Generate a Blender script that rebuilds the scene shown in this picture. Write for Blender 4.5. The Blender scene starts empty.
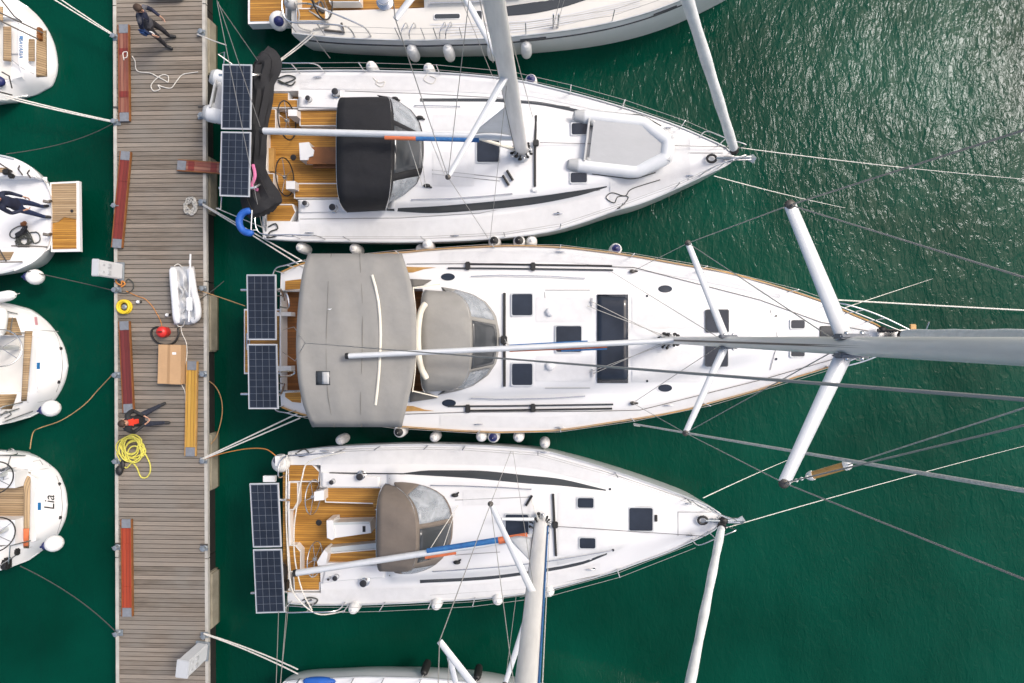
import bpy, bmesh, math, random
from mathutils import Vector, Matrix, Euler
random.seed(7)
sc = bpy.context.scene
COL = sc.collection
R = math.radians

# ------------------------------------------------------------------ camera model (drone looking down)
H = 18.0
FPX = 683.0
TILT = R(2.3)
RAKE = math.tan(R(1.5))
RC = Matrix.Rotation(TILT, 3, 'Y')
CAM = Vector((0, 0, H))

def P(px, py, z):
    """point of the place at height z that the survey photo shows at px, py"""
    d = RC @ Vector(((px - 512) / FPX, -(py - 341.5) / FPX, -1))
    return CAM + d * ((z - H) / d.z)

def proj(p):
    q = RC.transposed() @ (Vector(p) - CAM)
    return 512 + FPX * q.x / -q.z, 341.5 - FPX * q.y / -q.z

# ------------------------------------------------------------------ materials
MATS = {}
def mat(name, col, rough=.5, metal=0., var=.0, vscale=3., bump=0., bscale=20., spec=.5, stretch=(1, 1, 1), col2=None, coat=0.):
    m = bpy.data.materials.new(name); m.use_nodes = True
    nt = m.node_tree; b = nt.nodes['Principled BSDF']
    b.inputs['Base Color'].default_value = (*col, 1)
    b.inputs['Roughness'].default_value = rough
    b.inputs['Metallic'].default_value = metal
    b.inputs['Specular IOR Level'].default_value = spec
    if coat: b.inputs['Coat Weight'].default_value = coat
    tc = nt.nodes.new('ShaderNodeTexCoord')
    mp = nt.nodes.new('ShaderNodeMapping'); mp.inputs['Scale'].default_value = stretch
    nt.links.new(tc.outputs['Object'], mp.inputs['Vector'])
    if var or col2:
        n = nt.nodes.new('ShaderNodeTexNoise'); n.inputs['Scale'].default_value = vscale
        n.inputs['Detail'].default_value = 5; n.inputs['Roughness'].default_value = .65
        nt.links.new(mp.outputs['Vector'], n.inputs['Vector'])
        r = nt.nodes.new('ShaderNodeMapRange'); r.inputs['From Min'].default_value = .3; r.inputs['From Max'].default_value = .7
        nt.links.new(n.outputs['Fac'], r.inputs['Value'])
        mx = nt.nodes.new('ShaderNodeMix'); mx.data_type = 'RGBA'
        c2 = col2 if col2 else tuple(min(1, c * (1 + var)) for c in col)
        c1 = col if col2 else tuple(c * (1 - var) for c in col)
        mx.inputs[6].default_value = (*c1, 1); mx.inputs[7].default_value = (*c2, 1)
        nt.links.new(r.outputs['Result'], mx.inputs[0])
        nt.links.new(mx.outputs[2], b.inputs['Base Color'])
    if bump:
        n2 = nt.nodes.new('ShaderNodeTexNoise'); n2.inputs['Scale'].default_value = bscale; n2.inputs['Detail'].default_value = 4
        nt.links.new(mp.outputs['Vector'], n2.inputs['Vector'])
        bp = nt.nodes.new('ShaderNodeBump'); bp.inputs['Strength'].default_value = bump; bp.inputs['Distance'].default_value = .02
        nt.links.new(n2.outputs['Fac'], bp.inputs['Height']); nt.links.new(bp.outputs['Normal'], b.inputs['Normal'])
    MATS[name] = m
    return m

def plank_mat(name, c1, c2, gap, pitch, axis='Y', gapw=.08, rough=.6, grain=14., grey=None):
    """boards side by side along an axis: own tint per board, caulked gap, grain along the board"""
    m = bpy.data.materials.new(name); m.use_nodes = True
    nt = m.node_tree; L = nt.links; N = nt.nodes.new; b = nt.nodes['Principled BSDF']
    b.inputs['Roughness'].default_value = rough
    tc = N('ShaderNodeTexCoord'); sp = N('ShaderNodeSeparateXYZ'); L.new(tc.outputs['Object'], sp.inputs[0])
    dv = N('ShaderNodeMath'); dv.operation = 'DIVIDE'; dv.inputs[1].default_value = pitch; L.new(sp.outputs[axis], dv.inputs[0])
    fl = N('ShaderNodeMath'); fl.operation = 'FLOOR'; L.new(dv.outputs[0], fl.inputs[0])
    fr = N('ShaderNodeMath'); fr.operation = 'FRACT'; L.new(dv.outputs[0], fr.inputs[0])
    wn = N('ShaderNodeTexWhiteNoise'); wn.noise_dimensions = '1D'; L.new(fl.outputs[0], wn.inputs['W'])
    mp = N('ShaderNodeMapping'); s = (1, grain, 1) if axis == 'Y' else (grain, 1, 1)
    mp.inputs['Scale'].default_value = s; L.new(tc.outputs['Object'], mp.inputs['Vector'])
    n = N('ShaderNodeTexNoise'); n.inputs['Scale'].default_value = 1.6; n.inputs['Detail'].default_value = 8; n.inputs['Roughness'].default_value = .7
    L.new(mp.outputs[0], n.inputs['Vector'])
    ad = N('ShaderNodeMath'); ad.operation = 'MULTIPLY_ADD'; ad.inputs[1].default_value = .45; L.new(wn.outputs['Value'], ad.inputs[0]); L.new(n.outputs['Fac'], ad.inputs[2])
    r = N('ShaderNodeMapRange'); r.inputs['From Min'].default_value = .4; r.inputs['From Max'].default_value = 1.05; L.new(ad.outputs[0], r.inputs['Value'])
    mx = N('ShaderNodeMix'); mx.data_type = 'RGBA'; mx.inputs[6].default_value = (*c1, 1); mx.inputs[7].default_value = (*c2, 1); L.new(r.outputs[0], mx.inputs[0])
    out = mx.outputs[2]
    if grey:
        n3 = N('ShaderNodeTexNoise'); n3.inputs['Scale'].default_value = .9; n3.inputs['Detail'].default_value = 4; L.new(tc.outputs['Object'], n3.inputs['Vector'])
        r3 = N('ShaderNodeMapRange'); r3.inputs['From Min'].default_value = .42; r3.inputs['From Max'].default_value = .68; L.new(n3.outputs['Fac'], r3.inputs['Value'])
        r3.inputs['To Max'].default_value = .7
        m3 = N('ShaderNodeMix'); m3.data_type = 'RGBA'; L.new(r3.outputs[0], m3.inputs[0]); L.new(out, m3.inputs[6]); m3.inputs[7].default_value = (*grey, 1); out = m3.outputs[2]
    lt = N('ShaderNodeMath'); lt.operation = 'LESS_THAN'; lt.inputs[1].default_value = gapw; L.new(fr.outputs[0], lt.inputs[0])
    m2 = N('ShaderNodeMix'); m2.data_type = 'RGBA'; L.new(lt.outputs[0], m2.inputs[0]); L.new(out, m2.inputs[6]); m2.inputs[7].default_value = (*gap, 1)
    L.new(m2.outputs[2], b.inputs['Base Color'])
    MATS[name] = m
    return m

mat('gelcoat', (.715, .717, .717), .25, var=.025, vscale=.8, coat=.3)
mat('gelcoat_cream', (.66, .64, .59), .25, var=.04, vscale=.8, coat=.2)
mat('hull_white', (.74, .75, .755), .2, var=.04, vscale=1.2, coat=.3)
mat('hull_grey', (.50, .53, .53), .2, var=.05, vscale=1.2, coat=.3)
mat('nonskid', (.64, .643, .645), .75, var=.05, vscale=4., bump=.3, bscale=160)
mat('seam', (.27, .27, .27), .6)
mat('antifoul', (.03, .04, .06), .7)
mat('glass_dark', (.018, .024, .036), .08, var=.3, vscale=1.5)
mat('window_strip', (.045, .05, .055), .12)
mat('charcoal_canvas', (.0115, .012, .0145), .85, var=.2, vscale=4., bump=.9, bscale=3.5)
mat('grey_canvas', (.255, .25, .234), .9, var=.07, vscale=2.2, bump=.9, bscale=2.6)
mat('grey_canvas_dark', (.15, .144, .13), .9, var=.06, vscale=4., bump=.35, bscale=5)
mat('taupe_canvas', (.165, .138, .115), .9, var=.09, vscale=2.5, bump=.9, bscale=3.)
mat('cream', (.70, .66, .56), .7, var=.05)
mat('alu', (.52, .54, .55), .35, .2, var=.12, vscale=2., stretch=(1, 1, .3))
mat('alu_white', (.60, .62, .635), .3, .15, var=.06, vscale=3.)
mat('mast_grey', (.71, .695, .67), .4, .0, var=.15, vscale=2.5, stretch=(2, 2, .25))
mat('steel', (.62, .63, .64), .22, .9)
mat('wire', (.36, .35, .33), .5, .2)
mat('wire_dark', (.10, .09, .08), .5, .4)
mat('black', (.02, .02, .022), .5, var=.2)
mat('rubber_black', (.012, .012, .012), .55)
mat('sail_white', (.72, .73, .74), .8, var=.08, vscale=3., bump=.5, bscale=6)
mat('sail_grey', (.66, .68, .69), .8, var=.12, vscale=2., bump=.8, bscale=5)
mat('blue', (.015, .10, .42), .6, var=.15)
mat('blue_strap', (.01, .07, .25), .7, col2=(.03, .16, .36), vscale=12)
mat('orange', (.55, .14, .05), .6, var=.15)
mat('navy', (.012, .018, .10), .5)
mat('fender_white', (.74, .74, .72), .45, var=.07, vscale=6.)
mat('fender_grey', (.62, .62, .61), .45, var=.07, vscale=6.)
mat('rope_white', (.62, .60, .55), .9, var=.25, vscale=25.)
mat('rope_grey', (.42, .41, .38), .9, var=.3, vscale=25.)
mat('rope_dark', (.05, .055, .05), .9, var=.3, vscale=25.)
mat('rope_tan', (.36, .22, .10), .9, var=.25, vscale=25.)
mat('rope_orange', (.55, .22, .05), .8, var=.2, vscale=25.)
mat('rope_yellow', (.60, .55, .10), .6, var=.15, vscale=8.)
mat('hose_yellow', (.70, .50, .02), .5, var=.1)
mat('red_plastic', (.55, .025, .02), .4)
mat('cardboard', (.46, .29, .155), .85, var=.07, vscale=3., bump=.2)
mat('tape', (.36, .22, .11), .4)
mat('pvc_grey', (.50, .51, .52), .55, var=.1, vscale=3., bump=.6, bscale=7)
mat('pvc_white', (.72, .73, .74), .45, var=.06, vscale=3., bump=.4, bscale=7)
mat('pvc_floor', (.37, .38, .39), .6, var=.04, vscale=1.5, stretch=(1, 2, 1), bump=.35, bscale=2.5)
mat('hypalon', (.60, .62, .635), .4, var=.04)
mat('hypalon_grey', (.42, .43, .43), .5, var=.08)
mat('concrete', (.34, .31, .24), .85, var=.25, vscale=2., bump=.5, bscale=14, col2=(.20, .18, .135))
mat('algae', (.05, .055, .03), .8, var=.3)
mat('beam_grey', (.40, .385, .35), .8, var=.18, vscale=3.)
mat('gap_shade_dark', (.012, .011, .009), .8, var=.4, vscale=3.)  # shade beneath the pontoon edge, put into a near-black colour
mat('galv', (.30, .335, .36), .4, .6, var=.15, vscale=9.)
mat('pad_grey', (.17, .185, .21), .7, var=.15, vscale=10.)
mat('pedestal', (.62, .64, .66), .4, var=.05)
mat('pedestal_top', (.44, .46, .48), .5, var=.05)
mat('skin', (.50, .28, .19), .5)
mat('hair', (.045, .025, .015), .7)
mat('jacket_black', (.014, .015, .018), .8, var=.4, vscale=9., bump=1., bscale=11)
mat('jacket_grey', (.085, .085, .10), .85, var=.3, vscale=9., bump=1., bscale=11)
mat('jacket_navy', (.009, .013, .035), .8, var=.3, vscale=9.)
mat('jeans', (.024, .030, .05), .85, var=.4, vscale=9., bump=1., bscale=11)
mat('jeans_blue', (.012, .025, .075), .85, var=.3, vscale=9.)
mat('trousers', (.026, .025, .031), .85, var=.4, vscale=9., bump=1., bscale=11)
mat('shoe', (.02, .02, .02), .6)
mat('shirt_red', (.70, .045, .02), .7)
mat('eye', (.01, .01, .01), .2)
mat('lip', (.36, .12, .10), .5)
mat('pv_cell', (.014, .019, .030), .2, var=.3, vscale=2.5)
mat('pv_grid', (.16, .18, .21), .3)
mat('pv_frame', (.55, .57, .59), .3, .2)
mat('wood_trim', (.42, .24, .075), .5, var=.2, vscale=6.)
mat('wood_dark', (.20, .075, .02), .5, var=.2, vscale=6.)
mat('logo_blue', (.01, .12, .30), .4)
mat('logo_pink', (.5, .25, .28), .5)
mat('bag_blue', (.008, .035, .12), .8, var=.2)
mat('pink', (.65, .18, .36), .7)
plank_mat('teak', (.27, .118, .014), (.52, .26, .042), (.03, .018, .01), .055, gapw=.10, grain=10)
plank_mat('teak_dark', (.16, .06, .015), (.30, .12, .03), (.03, .018, .01), .075, gapw=.06, grain=10)
plank_mat('teak_grey', (.25, .165, .085), (.43, .31, .18), (.03, .025, .02), .06, gapw=.12, grain=10, rough=.8)
plank_mat('teak_grey_x', (.25, .165, .085), (.43, .31, .18), (.03, .025, .02), .06, axis='X', gapw=.12, grain=10, rough=.8)
plank_mat('dock_wood', (.10, .082, .064), (.285, .242, .197), (.034, .028, .022), .1175, gapw=.09, grain=22, rough=.85, grey=(.195, .18, .158))
for nm, a, b_ in (('plank_red', (.13, .018, .013), (.23, .035, .024)), ('plank_worn', (.15, .028, .018), (.34, .17, .11)),
                  ('plank_bright', (.26, .032, .010), (.38, .06, .02)), ('plank_maroon', (.10, .016, .015), (.18, .032, .028)), ('plank_yellow', (.40, .22, .03), (.56, .34, .07))):
    plank_mat(nm, a, b_, (.05, .012, .008), .085, axis='X', gapw=.09, grain=20, rough=.5)

def vinyl():
    m = bpy.data.materials.new('vinyl'); m.use_nodes = True
    nt = m.node_tree; L = nt.links; N = nt.nodes.new; b = nt.nodes['Principled BSDF']
    b.inputs['Base Color'].default_value = (.5, .53, .56, 1); b.inputs['Roughness'].default_value = .15
    tr = N('ShaderNodeBsdfTransparent'); tr.inputs[0].default_value = (.85, .88, .9, 1)
    tc = N('ShaderNodeTexCoord'); n = N('ShaderNodeTexNoise'); n.inputs['Scale'].default_value = 3.; n.inputs['Detail'].default_value = 3; n.inputs['Distortion'].default_value = .6
    L.new(tc.outputs['Object'], n.inputs['Vector'])
    r = N('ShaderNodeMapRange'); r.inputs['From Min'].default_value = .35; r.inputs['From Max'].default_value = .65; r.inputs['To Min'].default_value = .25; r.inputs['To Max'].default_value = .6
    L.new(n.outputs['Fac'], r.inputs['Value'])
    mx = N('ShaderNodeMixShader'); L.new(r.outputs[0], mx.inputs[0]); L.new(tr.outputs[0], mx.inputs[1]); L.new(b.outputs[0], mx.inputs[2])
    bp = N('ShaderNodeBump'); bp.inputs['Strength'].default_value = .6; bp.inputs['Distance'].default_value = .03; L.new(n.outputs['Fac'], bp.inputs['Height']); L.new(bp.outputs[0], b.inputs['Normal'])
    L.new(mx.outputs[0], nt.nodes['Material Output'].inputs['Surface'])
    MATS['vinyl'] = m
vinyl()

# ------------------------------------------------------------------ mesh helpers
class MB:
    def __init__(s): s.v = []; s.f = []; s.m = []
    def add(s, vs, fs, m=0):
        o = len(s.v); s.v += [Vector(v) for v in vs]
        for i, f in enumerate(fs):
            s.f.append([j + o for j in f]); s.m.append(m[i] if isinstance(m, list) else m)
        return s
    def box(s, c, size, rot=None, m=0, bev=0.):
        bm = bmesh.new(); bmesh.ops.create_cube(bm, size=1)
        for v in bm.verts: v.co = Vector((v.co.x * size[0], v.co.y * size[1], v.co.z * size[2]))
        if bev: bmesh.ops.bevel(bm, geom=bm.edges[:], offset=bev, segments=2, affect='EDGES')
        if rot is not None:
            M = rot if isinstance(rot, Matrix) else Euler(rot).to_matrix()
            for v in bm.verts: v.co = M @ v.co
        bm.verts.index_update()
        s.add([v.co + Vector(c) for v in bm.verts], [[v.index for v in f.verts] for f in bm.faces], m); bm.free(); return s
    def prism(s, top, h, m=0, mside=None):
        n = len(top); top = [Vector(p) for p in top]; bot = [p - Vector((0, 0, h)) for p in top]
        fs = [list(range(n)), list(range(2 * n - 1, n - 1, -1))] + [[i, (i + 1) % n, n + (i + 1) % n, n + i] for i in range(n)]
        ms = [m, m] + [m if mside is None else mside] * n
        return s.add(top + bot, fs, ms)
    def loft(s, rings, m=0, closed=True, cap=True, loop=False):
        k = len(rings[0]); vs = [p for r in rings for p in r]; fs = []
        nr = len(rings)
        for i in range(nr if loop else nr - 1):
            j2 = (i + 1) % nr
            for j in range(k if closed else k - 1):
                fs.append([i * k + j, i * k + (j + 1) % k, j2 * k + (j + 1) % k, j2 * k + j])
        if cap and closed and not loop:
            fs.append(list(range(k))); fs.append([(nr - 1) * k + j for j in range(k)])
        return s.add(vs, fs, m)
    def tube(s, pts, r, n=8, m=0, loop=False, flat=1.):
        pts = [Vector(p) for p in pts]; rings = []; K = len(pts); prev = None
        for i, p in enumerate(pts):
            if loop: d = pts[(i + 1) % K] - pts[i - 1]
            else: d = pts[min(i + 1, K - 1)] - pts[max(i - 1, 0)]
            if d.length < 1e-9: d = Vector((0, 0, 1))
            d.normalize()
            up = prev if prev is not None else (Vector((0, 0, 1)) if abs(d.z) < .9 else Vector((1, 0, 0)))
            u = d.cross(up)
            if u.length < 1e-6: u = d.cross(Vector((0, 1, 0)))
            u.normalize(); w = u.cross(d).normalized(); prev = w
            rr = r[i] if isinstance(r, (list, tuple)) else r
            rings.append([p + u * rr * math.cos(2 * math.pi * q / n) + w * rr * flat * math.sin(2 * math.pi * q / n) for q in range(n)])
        return s.loft(rings, m, loop=loop)
    def sphere(s, c, r, nu=14, nv=9, m=0):
        if not isinstance(r, (tuple, list)): r = (r, r, r)
        c = Vector(c); vs = [c + Vector((0, 0, r[2]))]; fs = []
        for i in range(1, nv):
            t = math.pi * i / nv
            for j in range(nu):
                a = 2 * math.pi * j / nu
                vs.append(c + Vector((r[0] * math.sin(t) * math.cos(a), r[1] * math.sin(t) * math.sin(a), r[2] * math.cos(t))))
        vs.append(c - Vector((0, 0, r[2])))
        for j in range(nu): fs.append([0, 1 + j, 1 + (j + 1) % nu])
        for i in range(nv - 2):
            for j in range(nu):
                a = 1 + i * nu; fs.append([a + j, a + nu + j, a + nu + (j + 1) % nu, a + (j + 1) % nu])
        a = 1 + (nv - 2) * nu
        for j in range(nu): fs.append([a + (j + 1) % nu, a + j, len(vs) - 1])
        return s.add(vs, fs, m)
    def lathe(s, prof, c=(0, 0, 0), n=16, m=0, rot=None):
        M = Euler(rot).to_matrix() if rot else Matrix.Identity(3); c = Vector(c)
        rings = [[c + M @ Vector((max(r, 1e-4) * math.cos(2 * math.pi * j / n), max(r, 1e-4) * math.sin(2 * math.pi * j / n), z)) for j in range(n)] for r, z in prof]
        return s.loft(rings, m)
    def grid(s, rows, m=0):
        return s.loft(rows, m, closed=False, cap=False)
    def build(s, name, mats, parent=None, ang=40, solid=0., loc=None):
        if not isinstance(mats, (list, tuple)): mats = [mats]
        me = bpy.data.meshes.new(name)
        off = Vector((0, 0, 0)); q = parent
        while q is not None: off += q.location; q = q.parent
        if loc is not None: off = off + Vector(loc)
        me.from_pydata([v - off for v in s.v], [], s.f)
        for x in mats: me.materials.append(MATS[x])
        me.polygons.foreach_set('material_index', s.m)
        bm = bmesh.new(); bm.from_mesh(me); bmesh.ops.recalc_face_normals(bm, faces=bm.faces[:]); bm.to_mesh(me); bm.free()
        me.polygons.foreach_set('use_smooth', [True] * len(me.polygons))
        me.set_sharp_from_angle(angle=R(ang))
        o = bpy.data.objects.new(name, me); COL.objects.link(o)
        if parent is not None: o.parent = parent
        if loc is not None: o.location = loc
        if solid:
            md = o.modifiers.new('Solidify', 'SOLIDIFY'); md.thickness = solid; md.offset = -1
        return o

def tag(o, label=None, cat=None, group=None, kind=None):
    if label: o['label'] = label
    if cat: o['category'] = cat
    if group: o['group'] = group
    if kind: o['kind'] = kind
    return o
def thing(name, label, cat, loc, group=None, rz=0.):
    o = bpy.data.objects.new(name, None); COL.objects.link(o); o.location = loc; o.rotation_euler = (0, 0, rz); o.empty_display_size = .3
    return tag(o, label, cat, group)
def children(o): return [c for c in list(COL.objects) if c.parent is o]
def copy_tree(o, loc=None, rz=None, parent=None):
    c = o.copy(); COL.objects.link(c)
    if parent is not None: c.parent = parent
    if loc is not None: c.location = loc
    if rz is not None: c.rotation_euler = (0, 0, rz)
    for ch in children(o): copy_tree(ch, parent=c)
    return c
def single(mb, name, mats, label, cat, loc, group=None, **k):
    """a thing that is one mesh, origin at its base"""
    return tag(mb.build(name, mats, None, loc=loc, **k), label, cat, group)

def lin(xs, ys, x):
    if x <= xs[0]: return ys[0]
    for i in range(len(xs) - 1):
        if x <= xs[i + 1]:
            return ys[i] + (ys[i + 1] - ys[i]) * (x - xs[i]) / max(1e-9, xs[i + 1] - xs[i])
    return ys[-1]
def pchip(xs, ys):
    n = len(xs); h = [xs[i + 1] - xs[i] for i in range(n - 1)]; d = [(ys[i + 1] - ys[i]) / h[i] for i in range(n - 1)]
    m = [d[0]] + [0 if d[i - 1] * d[i] <= 0 else 2 * d[i - 1] * d[i] / (d[i - 1] + d[i]) for i in range(1, n - 1)] + [d[-1]]
    def f(x):
        x = min(max(x, xs[0]), xs[-1]); i = 0
        while i < n - 2 and x > xs[i + 1]: i += 1
        t = (x - xs[i]) / h[i]; t2 = t * t; t3 = t2 * t
        return (2 * t3 - 3 * t2 + 1) * ys[i] + (t3 - 2 * t2 + t) * h[i] * m[i] + (-2 * t3 + 3 * t2) * ys[i + 1] + (t3 - t2) * h[i] * m[i + 1]
    return f
def sst(x): x = min(1, max(0, x)); return x * x * (3 - 2 * x)
def curve(pts, n=8, loop=False):
    """smooth polyline through points (Catmull-Rom)"""
    pts = [Vector(p) for p in pts]; out = []; K = len(pts)
    for i in range(K if loop else K - 1):
        if loop: a, b, c, d = pts[i - 1], pts[i], pts[(i + 1) % K], pts[(i + 2) % K]
        else: a, b, c, d = pts[max(i - 1, 0)], pts[i], pts[i + 1], pts[min(i + 2, K - 1)]
        for j in range(n):
            t = j / n
            out.append(.5 * (2 * b + (c - a) * t + (2 * a - 5 * b + 4 * c - d) * t * t + (3 * b - a - 3 * c + d) * t ** 3))
    if not loop: out.append(pts[-1])
    return out
def sag(a, b, s=.1, n=14):
    a, b = Vector(a), Vector(b)
    return [a.lerp(b, i / n) - Vector((0, 0, s * 4 * (i / n) * (1 - i / n))) for i in range(n + 1)]

# ------------------------------------------------------------------ water, sky, light, camera
def water():
    mb = MB(); S = 260
    mb.add([(-S, -S, 0), (S, -S, 0), (S, S, 0), (-S, S, 0)], [[0, 1, 2, 3]])
    m = bpy.data.materials.new('water'); m.use_nodes = True; MATS['water'] = m
    nt = m.node_tree; L = nt.links; N = nt.nodes.new; b = nt.nodes['Principled BSDF']
    b.inputs['Roughness'].default_value = .05; b.inputs['Specular IOR Level'].default_value = .17; b.inputs['IOR'].default_value = 1.333
    tc = N('ShaderNodeTexCoord')
    big = N('ShaderNodeTexNoise'); big.inputs['Scale'].default_value = .22; big.inputs['Detail'].default_value = 5; L.new(tc.outputs['Object'], big.inputs['Vector'])
    mr = N('ShaderNodeMapRange'); mr.inputs['From Min'].default_value = .35; mr.inputs['From Max'].default_value = .65; L.new(big.outputs['Fac'], mr.inputs['Value'])
    mx = N('ShaderNodeMix'); mx.data_type = 'RGBA'; mx.inputs[6].default_value = (.0001, .028, .0164, 1); mx.inputs[7].default_value = (.0002, .048, .0295, 1)
    L.new(mr.outputs[0], mx.inputs[0]); L.new(mx.outputs[2], b.inputs['Base Color'])
    def wav(scale, stretch, rot, det, dist=.3):
        mp = N('ShaderNodeMapping'); mp.inputs['Scale'].default_value = stretch; mp.inputs['Rotation'].default_value = (0, 0, rot); L.new(tc.outputs['Object'], mp.inputs['Vector'])
        n = N('ShaderNodeTexNoise'); n.inputs['Scale'].default_value = scale; n.inputs['Detail'].default_value = det; n.inputs['Roughness'].default_value = .55; n.inputs['Distortion'].default_value = dist
        L.new(mp.outputs[0], n.inputs['Vector']); return n.outputs['Fac']
    w1 = wav(4.6, (1.7, .75, 1), R(35), 2.6, .9)
    w2 = wav(1.1, (1, .55, 1), R(55), 2)
    w3 = wav(.35, (1, .6, 1), R(20), 2)
    def mul(a, k):
        x = N('ShaderNodeMath'); x.operation = 'MULTIPLY'; L.new(a, x.inputs[0])
        if isinstance(k, float): x.inputs[1].default_value = k
        else: L.new(k, x.inputs[1])
        return x.outputs[0]
    def add(a, c):
        x = N('ShaderNodeMath'); x.operation = 'ADD'; L.new(a, x.inputs[0]); L.new(c, x.inputs[1]); return x.outputs[0]
    # ripples are smaller in the lee of the boats and the dock than in the open fairway
    sp = N('ShaderNodeSeparateXYZ'); L.new(tc.outputs['Object'], sp.inputs[0])
    e = add(mul(sp.outputs['X'], .8), mul(sp.outputs['Y'], .6))
    am = N('ShaderNodeMapRange'); am.interpolation_type = 'SMOOTHSTEP'; am.inputs['From Min'].default_value = -3.; am.inputs['From Max'].default_value = 11.
    am.inputs['To Min'].default_value = .5; am.inputs['To Max'].default_value = 1.; L.new(e, am.inputs['Value'])
    gust = N('ShaderNodeMapRange'); gust.inputs['From Min'].default_value = .3; gust.inputs['From Max'].default_value = .7; gust.inputs['To Min'].default_value = .65; gust.inputs['To Max'].default_value = 1.2
    L.new(w3, gust.inputs['Value'])
    hgt = add(mul(mul(w1, .025), mul(am.outputs[0], gust.outputs[0])), add(mul(mul(w2, .055), am.outputs[0]), mul(w3, .07)))
    bp = N('ShaderNodeBump'); bp.inputs['Strength'].default_value = 1.; bp.inputs['Distance'].default_value = 1.; L.new(hgt, bp.inputs['Height'])
    L.new(bp.outputs[0], b.inputs['Normal'])
    o = mb.build('water', 'water'); tag(o, kind='structure')
    return o
water()

SUN_EL, SUN_AZ = R(50), R(62)
def lighting():
    w = bpy.data.worlds.new('World'); sc.world = w; w.use_nodes = True
    nt = w.node_tree; bg = nt.nodes['Background']
    sky = nt.nodes.new('ShaderNodeTexSky'); sky.sky_type = 'NISHITA'; sky.sun_disc = False
    sky.sun_elevation = SUN_EL; sky.sun_rotation = SUN_AZ
    sky.air_density = 1.0; sky.dust_density = 6.0; sky.ozone_density = .6
    nt.links.new(sky.outputs[0], bg.inputs[0]); bg.inputs[1].default_value = .15
    l = bpy.data.lights.new('sun', 'SUN'); l.energy = 1.0; l.angle = R(10.5); l.color = (1, .985, .965)
    o = bpy.data.objects.new('sun', l); COL.objects.link(o)
    d = Vector((math.sin(SUN_AZ) * math.cos(SUN_EL), math.cos(SUN_AZ) * math.cos(SUN_EL), math.sin(SUN_EL)))
    o.rotation_euler = d.to_track_quat('Z', 'Y').to_euler(); o.location = d * 60
    c = bpy.data.cameras.new('camera'); c.sensor_width = 36; c.lens = 36 * FPX / 1024; c.clip_start = .05; c.clip_end = 1500
    co = bpy.data.objects.new('camera', c); COL.objects.link(co); co.location = CAM; co.rotation_euler = (0, TILT, 0); sc.camera = co
    sc.view_settings.view_transform = 'Standard'; sc.view_settings.look = 'None'; sc.view_settings.gamma = 1; sc.view_settings.use_curve_mapping = False
    sc.view_settings.exposure = .56
    sc.render.engine = 'CYCLES'; sc.cycles.use_denoising = True; sc.cycles.max_bounces = 6; sc.cycles.caustics_reflective = False; sc.cycles.caustics_refractive = False
lighting()

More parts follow.
